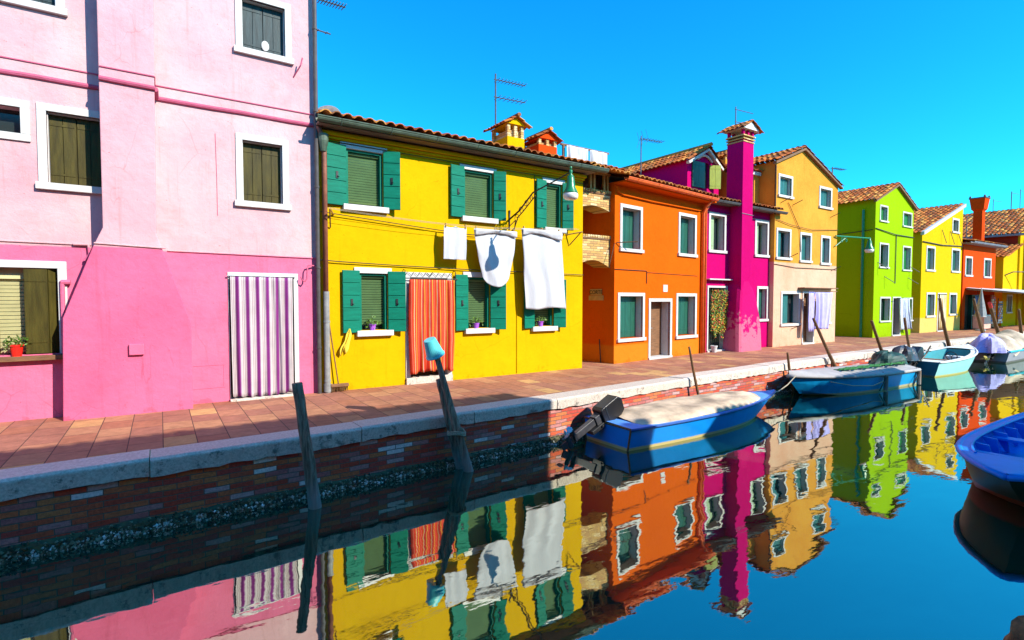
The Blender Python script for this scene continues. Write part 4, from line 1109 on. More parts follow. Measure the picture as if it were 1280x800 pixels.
mb.tube([(a_, dy0 - .04, z_) for a_, z_ in arcp], .04, 6); mb.build('arch_trim', M['white'], dob)
mb = MB()
for sg, (xa, za) in ((-1, (dx0 - .15, 6.22)), (1, (dx1 + .15, 6.20))):
    d_ = Vector((1.42 - xa, 0, 6.84 - za)); ln = d_.length
    tile_sheet(dob, 'roof_tiles', (xa, dy0 - .2, za), (0, 1, 0), d_, dy1 - dy0 + .2, ln, .19, .32)
mb.prism([(dx0 - .1, 6.19), (1.42, 6.77), (dx1 + .1, 6.19), (dx1 + .06, 6.12), (1.42, 6.68), (dx0 - .06, 6.12)][::-1], dy0 - .14, dy0 - .02); mb.build('bargeboard', M['white'], dob, fixn=True)
mb = MB(); mb.tube([(1.42, dy0 - .22, 6.89), (1.42, dy1, 6.89)], .08, 8, squash=.8); mb.build('ridge_tiles', M['tile'], dob)

# flowered bead curtain at the magenta door
e = empty('flower_curtain', 'green curtain of climbing flowers in the magenta house doorway', 'curtain', (14.13 + rc[0], 10.42, 0))
fr = random.Random(12); dw = rc[1] - rc[0]
for nm, mt, cnt, lo in (('leaves', 'leaf', 1500, .02), ('red_flowers', 'flower', 420, .018), ('yellow_flowers', 'flower_y', 420, .018)):
    lf = MB()
    for _ in range(cnt):
        x = fr.uniform(.12, dw - .08); z = .22 + (rc[3] - .35) * fr.random()
        if z < .35 + .35 * abs(math.sin(x * 9)): z += .5
        s = fr.uniform(lo, lo * 2); T = Matrix.Translation((x, -.05 + fr.uniform(-.05, .03) - (.02 if nm != 'leaves' else 0), z)) @ Matrix.Rotation(fr.uniform(-1.4, 1.4), 4, 'X') @ Matrix.Rotation(fr.uniform(0, 6), 4, 'Y')
        lf.add([T @ Vector(v) for v in ((-s, 0, 0), (0, 0, -s * .6), (s, 0, 0), (0, 0, s * .6))], [(0, 1, 2, 3)], 0)
    tag(lf.build(nm, M[mt], e), kind='stuff')
mb = MB()
for k in range(9): mb.tube([(.12 + k * (dw - .2) / 8, -.03, .3), (.12 + k * (dw - .2) / 8, -.03, rc[3] - .08)], .006, 4)
mb.build('stems', M['stem'], e)
e = empty('flowerpot', 'small white flowerpot at the foot of the flower curtain', 'flowerpot', (14.13 + rc[0] + .22, 10.42 - .12, 0.0))
mb = MB(); mb.lathe([(.07, 0), (.10, .18), (.11, .18), (.11, .21), (.09, .21), (.085, .17)]); mb.build('pot', M['white_paint'], e)

# ------------------------------------------------------------------ PEACH HOUSE
M['peach'] = plaster('ochre_and_peach_plaster', (.66, .30, .04), low=(.68, .42, .28), zlow=2.98, fade=.02, stain=(.85, .6, .5), amount=.6, seed=8)
h, L = house('peach_house', 'gabled house, ochre above and pale peach below, with teal shutters', (17.8, 10.27), (22.25, 10.29))
W = OPEN['peach']
top = [(-.0, 6.45), (1.75, 7.13), (L, 6.12)]
holes = [inner(W[k], .09) for k in W if k not in ('door',)]
W['m1'] = (.1, 1.06, 3.07, 4.17); holes = [inner(W[k], .09) for k in W if k != 'door'] + [(W['door'][0] + .05, W['door'][1] - .05, -.03, W['door'][3] - .05)]
mb = facade(top, holes, 0, L, .25); box_walls(mb, top, 0, L, 8); mb.build('wall', M['peach'], h)
mb = MB(); mb.box(-1.15, -.01, .6, 7, 4.5, 6.12); mb.build('side_wing', M['peach'], h)
framed_window(h, W['t1'], .09, ('closed', 'closed'), 'shut_teal', recess=.12, reveal=.25)
framed_window(h, W['t2'], .09, ('closed', 'closed'), 'shut_teal', recess=.12, reveal=.25)
framed_window(h, W['m1'], .09, ('closed', 'none'), 'shut_teal', recess=.1, reveal=.25)
framed_window(h, W['m2'], .09, ('closed', 'closed'), 'shut_teal', recess=.15, reveal=.25)
framed_window(h, W['m3'], .09, ('closed', 'closed'), 'shut_teal', recess=.15, reveal=.25)
framed_window(h, W['l1'], .09, ('closed', 'none'), 'shut_teal', recess=.1, reveal=.25)
framed_window(h, W['l2'], .09, ('closed', 'closed'), 'shut_teal', recess=.15, reveal=.25)
rc = W['door']; door_opening(h, (rc[0], rc[1], 0, rc[3]), .07, 'white', 'wood', .25)
mb = MB(); mb.box(1.6, 4.1, -.25, -.0, 2.08, 2.11); mb.build('door_canopy', M['wood'], h)
for (xa, za, xb, zb, nm) in ((-.18, 6.42, 1.75, 7.17, 'roof'), (L + .18, 6.08, 1.75, 7.17, 'roof')):
    d_ = Vector((xb - xa, 0, zb - za)); tile_sheet(h, nm, (xa, -.14, za + .03), (0, 1, 0), d_, 8, d_.length, .2, .34)
mb = MB(); mb.prism([(-.16, 6.40), (1.75, 7.15), (L + .16, 6.06), (L + .16, 6.0), (1.75, 7.07), (-.16, 6.32)][::-1], -.12, .0); mb.build('verge', M['wood'], h, fixn=True)
tile_sheet(h, 'wing_roof', (-1.3, .45, 6.14), (1, 0, 0), (0, 1, .3), 1.4, 3)
mb = MB(); mb.box(-1.25, -.05, .5, .6, 6.02, 6.14); mb.build('wing_eave', M['white'], h)
mb = MB(); mb.tube([(-.06, -.04, 4.6), (-.06, -.04, 6.3)], .03, 8); mb.build('downpipe', M['rust'], h)
chimney(h, .15, 2.2, 5.8, 6.85, .9, .9, M['peach'], open_h=.12)
mb = MB()
for pts in ([(0, -.03, 4.45), (1, -.05, 4.32), (2.4, -.05, 4.25), (L, -.03, 4.4)], [(.8, -.03, 5.1), (1.6, -.04, 4.2), (1.7, -.03, 3.4)], [(0, -.02, 2.9), (1.4, -.03, 2.82), (L, -.02, 2.84)]): mb.tube(pts, .011, 5)
mb.build('cable', M['rust'], h)
mb = MB()
for x, z in ((.35, 5.2), (1.15, 5.2), (3.9, 5.0), (.9, 3.3), (1.2, .75), (4.05, 2.95)): mb.tube([(x, 0, z - .15), (x + .1, -.3, z)], .013, 5)
mb.build('line_brackets', M['iron'], h)
e = empty('door_curtain', 'lilac curtain blown out of the peach house doorway', 'curtain', (17.8 + rc[0] + .02, 10.27, 0))
drape(.1, 1.35, -.42, .58, 1.93, 4, .05, 60, 24, seed=11, pinch=.05, flare=-.28, sway=-.15).build('cloth', M['cloth_lilac'], e, smooth=True, solid=.005)
mb = MB(); mb.tube([(-.35, -.4, 1.97), (1.7, -.4, 1.97)], .014, 6); mb.tube([(-.3, 0, 1.97), (-.3, -.4, 1.97)], .01, 5); mb.tube([(1.65, 0, 1.97), (1.65, -.4, 1.97)], .01, 5); mb.build('rod', M['wood'], e)
drape(-.25, .14, -.35, .5, 1.95, 2, .03, 20, 10, seed=13, flare=-.3).build('tied_cloth', M['cloth_lilac'], e, smooth=True, solid=.005)

# ------------------------------------------------------------------ GREEN HOUSE
M['lime'] = plaster('lime_green_plaster', (.27, .44, .002), low=(.25, .40, .002), zlow=.5, fade=.1, stain=(.85, .8, .6), amount=.3, seed=9)
h, L = house('lime_green_house', 'lime green gabled house with vivid green shutters and long shaded side wall', (26.11, 10.39), (30.04, 10.38))
W = OPEN['green']
x0, x1 = -.3, 3.66
top = [(x0, 6.02), (1.73, 6.84), (x1, 6.0)]
holes = [inner(W[k], .07) for k in W if k != 'door'] + [(W['door'][0] + .05, W['door'][1] - .05, -.03, W['door'][3] - .05)]
mb = facade(top, holes, x0, x1, .25); box_walls(mb, top, x0, x1, 10); mb.build('wall', M['lime'], h)
framed_window(h, W['t1'], .07, ('closed', 'closed'), 'shut_vivid', recess=.12, reveal=.25)
framed_window(h, W['t2'], .07, ('closed', 'closed'), 'shut_vivid', recess=.12, reveal=.25)
for k in ('m1', 'm2', 'l1', 'l2'): framed_window(h, W[k], .07, ('closed', 'none' if k in ('l1', 'm1') else 'closed'), 'shut_vivid', reveal=.25, recess=.15)
rc = W['door']; door_opening(h, (rc[0], rc[1], 0, rc[3]), .06, 'white', 'dark', .25)
for (xa, za, xb, zb, nm) in ((x0 - .25, 5.93, 1.73, 6.90, 'roof'), (x1 + .2, 5.93, 1.73, 6.90, 'roof')):
    d_ = Vector((xb - xa, 0, zb - za)); tile_sheet(h, nm, (xa, -.14, za + .02), (0, 1, 0), d_, 10, d_.length, .2, .34)
mb = MB(); mb.prism([(x0 - .2, 5.93), (1.73, 6.88), (x1 + .16, 5.93), (x1 + .16, 5.86), (1.73, 6.79), (x0 - .2, 5.86)][::-1], -.12, .0); mb.build('verge', M['wood'], h, fixn=True)
chimney(h, -.1, 5.2, 5.5, 6.9, .8, .8, M['lime'], open_h=.1)
mb = MB(); mb.tube([(x0 - .06, .45, .0), (x0 - .06, .45, 5.6)], .05, 8); mb.build('downpipe', M['lamp_green'], h)
mb = MB(); mb.tube([(x0, -.03, 4.75), (1.6, -.05, 4.6), (x1, -.03, 4.6)], .02, 5); mb.tube([(1.75, -.03, 4.6), (1.75, -.03, 2.4)], .018, 5); mb.tube([(x0 - .02, 3, 4.55), (x0 - .02, .1, 4.7)], .015, 5); mb.build('cable', M['iron'], h)
mb = MB()
for x, z in ((.9, 2.4), (3.4, 2.4), (.2, 3.0), (3.5, 2.95)): mb.tube([(x - .2, -.0, z + .3), (x, -.35, z)], .014, 5)
mb.build('line_brackets', M['iron'], h)
M['greycurt'] = stripes('grey_white_striped_cotton', [(0, (.70, .72, .78)), (.4, (.20, .22, .30)), (.55, (.65, .68, .75)), (.8, (.40, .42, .52))], 5)
e = empty('door_curtain', 'grey and white striped curtain billowing from the lime green doorway', 'curtain', (26.11 + rc[0], 10.39, 0))
drape(.15, 1.15, -.25, .30, 1.72, 5, .05, 60, 20, seed=21, flare=.12, sway=.22).build('cloth', M['greycurt'], e, smooth=True, solid=.005)
mb = MB(); mb.tube([(-.1, -.22, 1.74), (1.3, -.22, 1.74)], .014, 6); mb.build('rod', M['iron'], e)
# lamp between peach and green houses
lp2 = empty('wall_lamp', 'green street lamp on a straight bracket between the peach and lime houses', 'street lamp', (22.2, 10.25, 4.1))
mb = MB(); mb.tube([(-.2, -.02, .05), (1.9, -.35, .06)], .03, 8); mb.tube([(-.2, -.02, -.35), (.5, -.1, .03)], .02, 6); mb.build('arm', M['lamp_green'], lp2)
mb = MB()
for cx, r0 in ((.2, .12), (.55, .08)):
    mb.tube([(cx + r0 * (1 - t / 14) * math.cos(t * .7), -.08, -.1 + r0 * (1 - t / 14) * math.sin(t * .7)) for t in range(12)], .012, 5)
mb.build('scrollwork', M['lamp_green'], lp2)
mb = MB(); mb.lathe([(.03, .1), (.05, .0), (.08, -.1), (.10, -.25), (.17, -.36), (.17, -.38)], (1.9, -.35, 0), 16); mb.build('lamp_shade', M['lamp_green'], lp2, smooth=True)
mb = MB(); mb.lathe([(.16, -.38), (.17, -.44), (.12, -.52), (0, -.53)], (1.9, -.35, 0), 16); mb.build('glass_bowl', M['lamp_glass'], lp2, smooth=True)

# ------------------------------------------------------------------ LEMON HOUSE
M['lemon'] = plaster('lemon_plaster', (.64, .40, .004), low=(.64, .44, .12), zlow=.74, fade=.04, stain=(.9, .8, .6), amount=.35, seed=10)
h, L = house('lemon_house', 'lemon yellow house with a single roof slope rising to the right and white verge', (31.9, 10.6), (37.1, 10.55))
W = OPEN['lemon']
x0, x1 = -.39, 4.95
top = [(x0, 5.05), (4.8, 6.86), (x1, 6.8)]
holes = [inner(W[k], .1) for k in W if k != 'door'] + [(W['door'][0] + .08, W['door'][1] - .08, -.03, W['door'][3] - .08)]
mb = facade(top, holes, x0, x1, .25); box_walls(mb, top, x0, x1, 10); mb.build('wall', M['lemon'], h)
for k in ('t', 'm1', 'm2', 'l1', 'l2'): framed_window(h, W[k], .1, ('closed', 'closed'), 'shut_dark', recess=.15, reveal=.25)
rc = W['door']; door_opening(h, (rc[0], rc[1], 0, rc[3]), .08, 'white', 'wood', .25)
d_ = Vector((4.85 - x0 + .25, 0, 6.9 - 4.95)); tile_sheet(h, 'roof', (x0 - .25, -.05, 4.97), (0, 1, 0), d_, 10, d_.length, .22, .36)
d2 = Vector((4.85 - 9.2, 0, 6.9 - 5.2)); tile_sheet(h, 'roof', (9.2, 1.5, 5.2), (0, 1, 0), d2, 8, d2.length, .22, .36)
mb = MB(); mb.prism([(x0 - .2, 5.02), (4.83, 6.9), (4.83, 6.74), (x0 - .2, 4.86)][::-1], -.16, -.0); mb.build('verge', M['white_paint'], h, fixn=True)
mb = MB(); mb.tube([(x0, -.04, 4.55), (2, -.05, 4.5), (x1, -.03, 4.6)], .025, 5)
for x in (2.0, 3.1, 4.2): mb.tube([(x, -.03, 5.3), (x + .1, -.2, 4.6)], .015, 4)
mb.build('cable', M['iron'], h)
M['beigecurt'] = stripes('beige_striped_cotton', [(0, (.62, .42, .12)), (.4, (.80, .70, .45)), (.7, (.45, .25, .08))], 4)
e = empty('door_curtain', 'beige striped curtain hanging straight in the lemon house doorway', 'curtain', (31.9 + rc[0], 10.58, 0))
drape(.1, 1.0, -.06, .1, 1.92, 4, .03, 40, 10, seed=31).build('cloth', M['beigecurt'], e, smooth=True, solid=.005)
mb = MB(); mb.tube([(.0, -.05, 1.95), (1.15, -.05, 1.95)], .014, 6); mb.build('rod', M['iron'], e)

# ------------------------------------------------------------------ VERMILION HOUSE + SHOP
M['verm'] = plaster('vermilion_plaster', (.64, .058, .004), stain=(.85, .7, .6), amount=.3, seed=11)
h, L = house('vermilion_house', 'low orange red house with tall flared chimney and a shop under the awning', (37.15, 10.5), (42.2, 10.33))
W = OPEN['vermilion']
W['w1'] = (.05, 1.05, 2.96, 4.09)
top = [(-.2, 4.82), (4.6, 4.78)]
holes = [inner(W[k], .1) for k in W] + [(.2, 3.9, -.03, 1.95)]
mb = facade(top, holes, -.2, 4.6, .3); box_walls(mb, top, -.2, 4.6, 8); mb.build('wall', M['verm'], h)
for k in W: framed_window(h, W[k], .1, ('closed', 'closed'), 'shut_dark', recess=.15, reveal=.25)
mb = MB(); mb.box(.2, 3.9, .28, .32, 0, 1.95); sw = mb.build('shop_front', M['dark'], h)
mb = MB(); mb.box(1.55, 1.63, .1, .27, 0, 1.95); mb.box(3.2, 3.28, .1, .27, 0, 1.95); mb.box(1.63, 3.2, .1, .27, 1.85, 1.95); mb.build('frame', M['shut_dark'], sw)
mb = MB(); mb.box(3.95, 4.5, -.06, 0, 0, 1.95); mb.build('brick_pier', M['orange_brick'], h)
mb = MB(); mb.box(-.3, 4.8, -.35, .02, 4.74, 4.80); mb.build('soffit', M['soffit'], h)
gutter(h, -.25, 4.8, -.4, 4.84, M['gutter_grey'], .09)
tile_sheet(h, 'roof', (-.2, -.4, 4.9), (1, 0, 0), (0, 1, .2), 5.0, 4)
mb = MB(); x_, y_ = 2.55, .22
def frus(mb, x, y, z0, z1, a0, a1):
    vs = [(x + sx * a, y + sy * a, z) for (a, z) in ((a0, z0), (a1, z1)) for (sx, sy) in ((-1, -1), (1, -1), (1, 1), (-1, 1))]
    mb.add(vs, [(3, 2, 1, 0), (4, 5, 6, 7)] + [(i, (i + 1) % 4, 4 + (i + 1) % 4, 4 + i) for i in range(4)])
M['verm_dark'] = plaster('brick_red_plaster', (.42, .03, .02), seed=12)
mb.box(x_ - .21, x_ + .21, y_ - .21, y_ + .21, 4.6, 6.80); frus(mb, x_, y_, 6.80, 6.90, .21, .29); frus(mb, x_, y_, 6.90, 7.50, .29, .36)
chm = mb.build('chimney', M['verm'], h)
mb = MB(); frus(mb, x_, y_, 7.50, 7.56, .385, .39); mb.build('chimney_rim', M['gutter_dark'], chm)
for sx in (-1, 1):
    for sy in (-1, 1):
        mb = MB(); mb.lathe([(.06, 7.55), (.05, 7.64), (0, 7.69)], (x_ + sx * .33, y_ + sy * .33, 0), 8); mb.build('chimney_horn', M['gutter_dark'], chm)

# awning and shop things
e = empty('shop_awning', 'long white shop awning reaching over the pavement', 'awning', (37.3, 10.45, 0))
mb = MB(); mb.grid(lambda u, w: (0 + 13 * u, -2.7 * w + .0, 2.33 - .34 * w + .02 * math.sin(u * 40)), 40, 4); mb.build('canvas', M['cloth_white'], e, solid=.01)
mb = MB(); mb.grid(lambda u, w: (0 + 13 * u, -2.71, 1.99 - .22 * w), 20, 1); mb.build('valance', M['cloth_white'], e, solid=.01)
mb = MB()
for x in (.1, 4.2, 8.5, 12.9): mb.tube([(x, 0, 2.25), (x, -2.68, 1.96)], .03, 6); mb.tube([(x, -2.68, 1.96), (x, -2.68, 0)], .022, 6)
mb.build('frame', M['alu'], e)
def counter(x, y, w, d, z, mat, label, nm='shop_counter', cat='counter'):
    e = empty(nm, label, cat, (x, y, 0)); mb = MB(); mb.box(0, w, 0, d, .06, z); mb.build('body', mat, e, bevel=.02); mb = MB(); mb.box(-.03, w + .03, -.03, d + .03, z, z + .04); mb.build('top', M['white_paint'], e); mb = MB(); mb.box(.03, w - .03, .03, d - .03, 0, .06); mb.build('plinth', M['dark'], e); return e
M['pinkish'] = simple('salmon_paint', (.75, .38, .28), .6, .1, 5); M['bluecloth'] = simple('blue_cloth', (.10, .22, .42), .9, .3, 14)
M['redpaint'] = simple('red_paint', (.6, .02, .01), .5, .1, 6)
counter(37.6, 9.7, 1.1, .5, .78, M['pinkish'], 'salmon coloured box counter at the left end of the shop')
e = empty('hanging_garment', 'blue garment hanging at the shop entrance', 'garment', (37.9, 10.1, 0))
drape(-.3, .3, 0, .9, 1.9, 3, .05, 20, 10, seed=41, flare=.2).build('cloth', M['bluecloth'], e, smooth=True, solid=.01)
mb = MB(); mb.tube([(-.25, 0, 1.92), (0, 0, 1.98), (.25, 0, 1.92)], .01, 5); mb.tube([(0, 0, 1.98), (0, .0, 2.15)], .008, 4); mb.build('hanger', M['iron'], e)
for i, (x, n_, lab) in enumerate(((39.6, 6, 'left postcard rack in front of the shop window'), (40.9, 5, 'right postcard rack, with red and white souvenirs'))):
    e = empty('postcard_rack', lab, 'rack', (x, 9.95, 0), 0, 'racks in front of the shop')
    mb = MB(); mb.tube([(0, 0, 0), (0, 0, 1.75)], .02, 6); mb.tube([(-.25, 0, .03), (.25, 0, .03)], .02, 6); mb.tube([(0, -.25, .03), (0, .25, .03)], .02, 6); mb.build('stand', M['iron'], e)
    mb = MB()
    for r_ in range(n_ * 2):
        for c_ in range(5):
            mb.box(-.42 + c_ * .17, -.29 + c_ * .17, -.12, -.11, .3 + r_ * .13, .40 + r_ * .13, mi=rng.randrange(4))
    mb.build('cards', [M['white_paint'], M['redpaint'], M['bluecloth'], M['pinkish']], e)

# dark umbrella, folded, at the corner
e = empty('folded_umbrella', 'grey folded sunshade standing at the corner of the lemon house', 'sunshade', (36.6, 9.6, 0))
mb = MB(); mb.tube([(0, 0, 0), (0, 0, 2.3)], .025, 8); mb.build('pole', M['white_paint'], e)
mb = MB(); mb.lathe([(.28, .75), (.26, .8), (.18, 1.3), (.09, 1.8), (.03, 2.2), (.0, 2.25)], (0, 0, 0), 10); mb.build('canopy', M['grey_pipe'], e)
mb = MB(); mb.lathe([(.25, 0), (.22, .08), (0, .1)], (0, 0, 0), 12); mb.build('base', M['grey_pipe'], e)

# ------------------------------------------------------------------ AMBER HOUSE and the big roof behind
M['amber'] = plaster('amber_plaster', (.64, .38, .004), stain=(.9, .8, .6), amount=.3, seed=14)
h, L = house('amber_house', 'small low yellow house with a single tiled slope, squeezed in beside the tall yellow house', (43.7, 10.45), (46.6, 10.45))
top = [(0, 4.35), (2.9, 5.2)]
mb = facade(top, [(1.0, 1.9, .9, 1.9)], 0, 2.9, .25); box_walls(mb, top, 0, 2.9, 6); mb.build('wall', M['amber'], h)
framed_window(h, (.9, 2.0, .8, 2.0), .1, ('closed', 'closed'), 'shut_dark', reveal=.25, recess=.15)
d_ = Vector((3.2, 0, .95)); tile_sheet(h, 'roof', (-.3, -.3, 4.32), (0, 1, 0), d_, 5, d_.length, .24, .38)
M['maroon'] = plaster('maroon_plaster', (.34, .03, .015), seed=15)
h, L = house('tall_amber_house', 'tall yellow house at the right edge with dark red side wall and broad tiled roof', (46.6, 10.35), (56.6, 10.35))
top = [(0, 6.0), (5, 8.0), (10, 6.0)]
ws = [(2.4, 3.7, 2.9, 4.4), (6.4, 7.7, 2.9, 4.4)]
mb = facade(top, [inner(q, .1) for q in ws], 0, 10, .25); box_walls(mb, top, 0, 10, 12); mb.build('wall', M['amber'], h)
mb = MB(); mb.box(-.03, -.004, .12, 12, 0, 6.0); mb.build('side_wall', M['maroon'], h)
for rc in ws: framed_window(h, rc, .1, ('closed', 'closed'), 'shut_dark', reveal=.25, recess=.15)
mb = MB(); mb.box(.9, 1.9, -.5, -.004, 0, 5.9); mb.build('chimney_breast', M['amber'], h)
mb = MB(); mb.box(-.55, -.03, -.3, 12, 5.82, 5.95); mb.build('eave', M['gutter_grey'], h)
for (xa, sg) in ((-.6, 1), (10.6, -1)):
    d_ = Vector((5.6 * sg, 0, 2.25)); tile_sheet(h, 'roof', (xa, -.4, 5.95), (0, 1, 0), d_, 12, d_.length, .26, .40)
lp3 = empty('wall_lamp', 'dark street lamp on a curved arm on the yellow house behind the awning', 'street lamp', (44.0, 10.43, 3.4))
mb = MB(); mb.tube([(0, 0, -.2), (.3, -.3, 0), (1.6, -1.0, .0), (2.3, -1.4, -.1)], .035, 6); mb.build('arm', M['iron'], lp3)
mb = MB(); mb.lathe([(.05, .0), (.1, -.2), (.2, -.45), (.2, -.5), (0, -.6)], (2.3, -1.4, -.05), 12); mb.build('lamp_shade', M['iron'], lp3)
# background roofs that peep between houses
M['bgwall'] = plaster('pale_orange_plaster', (.65, .35, .15), seed=16)
h, L = house('background_house', 'tiled roof of a house glimpsed behind the lemon house', (36.0, 17.0), (40, 17.0))
top = [(0, 6.2), (4, 6.2)]
mb = facade(top, [(1, 2, 4, 5)], 0, 4, .2); box_walls(mb, top, 0, 4, 6); mb.build('wall', M['bgwall'], h)
tile_sheet(h, 'roof', (-.3, -.3, 6.25), (1, 0, 0), (0, 1, .35), 4.6, 4); mb = MB(); mb.box(1, 2, .18, .2, 4, 5); mb.build('window', M['glass'], h)
# wall closing the lane between peach and green
h, L = house('lane_end_house', 'pale ochre house closing the lane beside the lime green house', (21.5, 22.5), (27, 22.5))
top = [(0, 5.0), (5.5, 5.0)]
mb = facade(top, [(2, 3, 1, 2.2)], 0, 5.5, .2); box_walls(mb, top, 0, 5.5, 6); mb.build('wall', M['bgwall'], h)
tile_sheet(h, 'roof', (-.3, -.3, 5.05), (1, 0, 0), (0, 1, .3), 6, 4); mb = MB(); mb.box(2, 3, .18, .2, 1, 2.2); mb.build('window', M['glass'], h)

# antennas
antenna(7.42, 11.9, 5.2, 2.35, [(2.2, .95, .3, 9), (1.75, .95, .35, 7)], 'antenna with two booms rising left of the yellow house chimneys')
antenna(14.3, 13.2, 5.4, 2.05, [(1.95, 1.1, .35, 8)], 'antenna with a folded reflector above the orange house roof', vee=True)
antenna(17.9, 11.9, 5.2, 3.6, [(3.5, 1.1, .02, 1), (3.05, 1.1, .02, 1)], 'bare two armed antenna just right of the magenta chimney')
antenna(27.5, 13.0, 6.4, 1.75, [(1.7, 1.2, .3, 8)], 'antenna on the lime green house roof ridge', mast=.03)
antenna(2.42, 9.95, 6.0, 1.1, [(1.02, .55, .25, 10)], 'spiky antenna fixed high on the edge of the pink house', ang=5)
antenna(2.42, 10.1, 5.6, 1.0, [(.95, .32, .1, 2)], 'small antenna below the spiky one on the pink house edge', ang=10)
antenna(42.6, 12.0, 4.9, 2.1, [(2.05, 1.1, .02, 1)], 'antenna left of the flared red chimney')
antenna(51.5, 13.0, 7.2, 1.9, [(1.8, 2.0, .02, 1)], 'antenna right of the flared red chimney')
antenna(51.5, 12.0, 8.0, 1.5, [(1.4, 1.7, .02, 1)], 'rightmost antenna on the broad tiled roof', mast=.03)
antenna(53.6, 12.0, 7.6, 2.3, [(2.2, 1.5, .02, 1)], 'antenna at the right edge of the sky over the broad roof')

# railing at the far right
e = empty('iron_railing', 'dark iron railing in front of the amber yellow house', 'railing', (44.2, 9.2, 0))
mb = MB()
for x in (0, 1.6, 3.2, 4.8): mb.tube([(x, 0, 0), (x, 0, 1.15)], .05, 6)
mb.build('posts', M['iron'], e)
mb = MB(); mb.tube([(0, 0, 1.05), (4.8, 0, 1.05)], .03, 6)
for x in (0, 1.6, 3.2): mb.tube([(x, 0, .1), (x + 1.6, 0, 1.0)], .02, 5); mb.tube([(x, 0, 1.0), (x + 1.6, 0, .1)], .02, 5)
mb.build('rails', M['iron'], e)

# ------------------------------------------------------------------ PILES
def pile(name, base, topp, r0, r1, mat, label, group=None, bend=0, collar=False, cat='mooring post', seed=0, n=14):
    e_base = Vector((base[0], base[1], WATER)); t = Vector(topp) - e_base
    rr = random.Random(seed); pts = []; rs = []
    side = Vector((t.y, -t.x, 0)); side = side.normalized() if side.length > 1e-3 else Vector((1, 0, 0))
    for i in range(n + 1):
        k = i / n; p = t * k + side * bend * math.sin(PI * k) + Vector((rr.uniform(-1, 1), rr.uniform(-1, 1), 0)) * r0 * .05
        pts.append(p); rs.append((r0 + (r1 - r0) * k) * rr.uniform(.95, 1.05))
    pts = [pts[0] - t.normalized() * .5] + pts; rs = [r0 * 1.02] + rs
    mb = MB(); mb.tube(pts, rs, 14)
    e = empty(name, label, cat, e_base, 0, group)
    mb.build('shaft', mat, e, smooth=True)
    return e
p1 = pile('mooring_post', (1.45, 6.28), (1.29, 6.36, .70), .072, .056, M['pile'], 'single dark wooden post in the water in front of the striped white curtain', seed=1)
p2 = pile('mooring_post', (3.56, 6.44), (3.13, 6.64, 1.02), .074, .034, M['pile'], 'long leaning wooden post with the turquoise bucket on its tip', seed=2, bend=-.04)
p3 = pile('mooring_post', (3.52, 6.62), (3.23, 6.70, .54), .06, .04, M['pile'], 'shorter wooden stake lashed behind the bucket post', seed=3)
e = empty('rope_lashing', 'pale rope tied around the two leaning posts', 'rope', (3.42, 6.53, -.22))
mb = MB()
for k in range(3): mb.tube([(.12 * math.cos(t * PI / 6), .15 * math.sin(t * PI / 6), k * .02 + .02 * math.sin(t)) for t in range(13)], .009, 5)
mb.build('coil', M['rope'], e)
e = empty('bucket', 'turquoise plastic bucket upside down on the leaning post', 'bucket', (3.12, 6.645, .98)); e.rotation_euler = (R(6), R(-24), 0)
mb = MB(); mb.lathe([(.128, -.11), (.135, -.115), (.135, -.095), (.125, -.09), (.085, .14), (.075, .145), (0, .145)], n=28); mb.lathe([(.118, -.108), (.078, .135), (0, .135)], n=28); mb.build('shell', M['bucket'], e, smooth=False)
mb = MB(); mb.tube([(.13 * math.cos(t * PI / 10), .13 * math.sin(t * PI / 10) * .9, -.10 - .05 * math.sin(t * PI / 10)) for t in range(11)], .005, 5); mb.build('handle', M['alu'], e)
G = 'thin mooring stakes along the quay'
stk = [((9.50, 6.98), (9.12, 7.05, .68), .028, 'thin stake rising behind the blue boat with tan cover'),
       ((13.65, 7.28), (13.35, 7.3, .30), .035, 'short stub stake beside the bow of the blue boat with green net'),
       ((16.55, 7.40), (14.6, 7.3, 1.15), .045, 'long stake leaning left over the boat with green net'),
       ((15.95, 7.40), (15.9, 7.42, .05), .025, 'very short thin stake behind the boat with green net'),
       ((20.0, 7.5), (18.3, 7.4, 1.0), .05, 'leaning stake just left of the black covered outboard motor'),
       ((22.0, 7.55), (21.0, 7.5, 1.04), .045, 'upright stake between black outboard motor and lime green door'),
       ((26.0, 7.6), (23.9, 7.45, 1.70), .06, 'curved stake behind the white and mint boat'),
       ((30.3, 7.62), (27.7, 7.5, 1.68), .06, 'long stake leaning left in front of the shop'),
       ((30.6, 7.62), (28.5, 7.55, 1.1), .05, 'thinner stake crossing the long stake in front of the shop'),
       ((32.5, 7.62), (29.7, 7.5, 1.50), .075, 'thick stake with red tip leaning before the awning'),
       ((35.5, 7.62), (33.9, 7.5, 1.2), .07, 'rightmost stake leaning before the iron railing')]
for i, (b_, t_, r_, lab) in enumerate(stk):
    o = pile('mooring_stake', b_, t_, r_ * 1.15, r_ * .8, M['stick'], lab, G, bend=.05 if i in (6,) else .02, seed=30 + i, cat='mooring stake')
    if i == 9:
        mb = MB(); b3 = Vector((b_[0], b_[1], WATER)); t3 = Vector(t_) - b3; mb.tube([t3 * .93, t3 * 1.01], r_ * .95, 10); mb.build('red_tip', M['redpaint'], o)
e = pile('mooring_post', (4.05, .86), (3.78, .70, -.10), .13, .12, simple('rusty_wood', (.30, .13, .04), .8, .6, 9, bs=.8), 'rusty brown wooden post at the bottom right corner', seed=77)

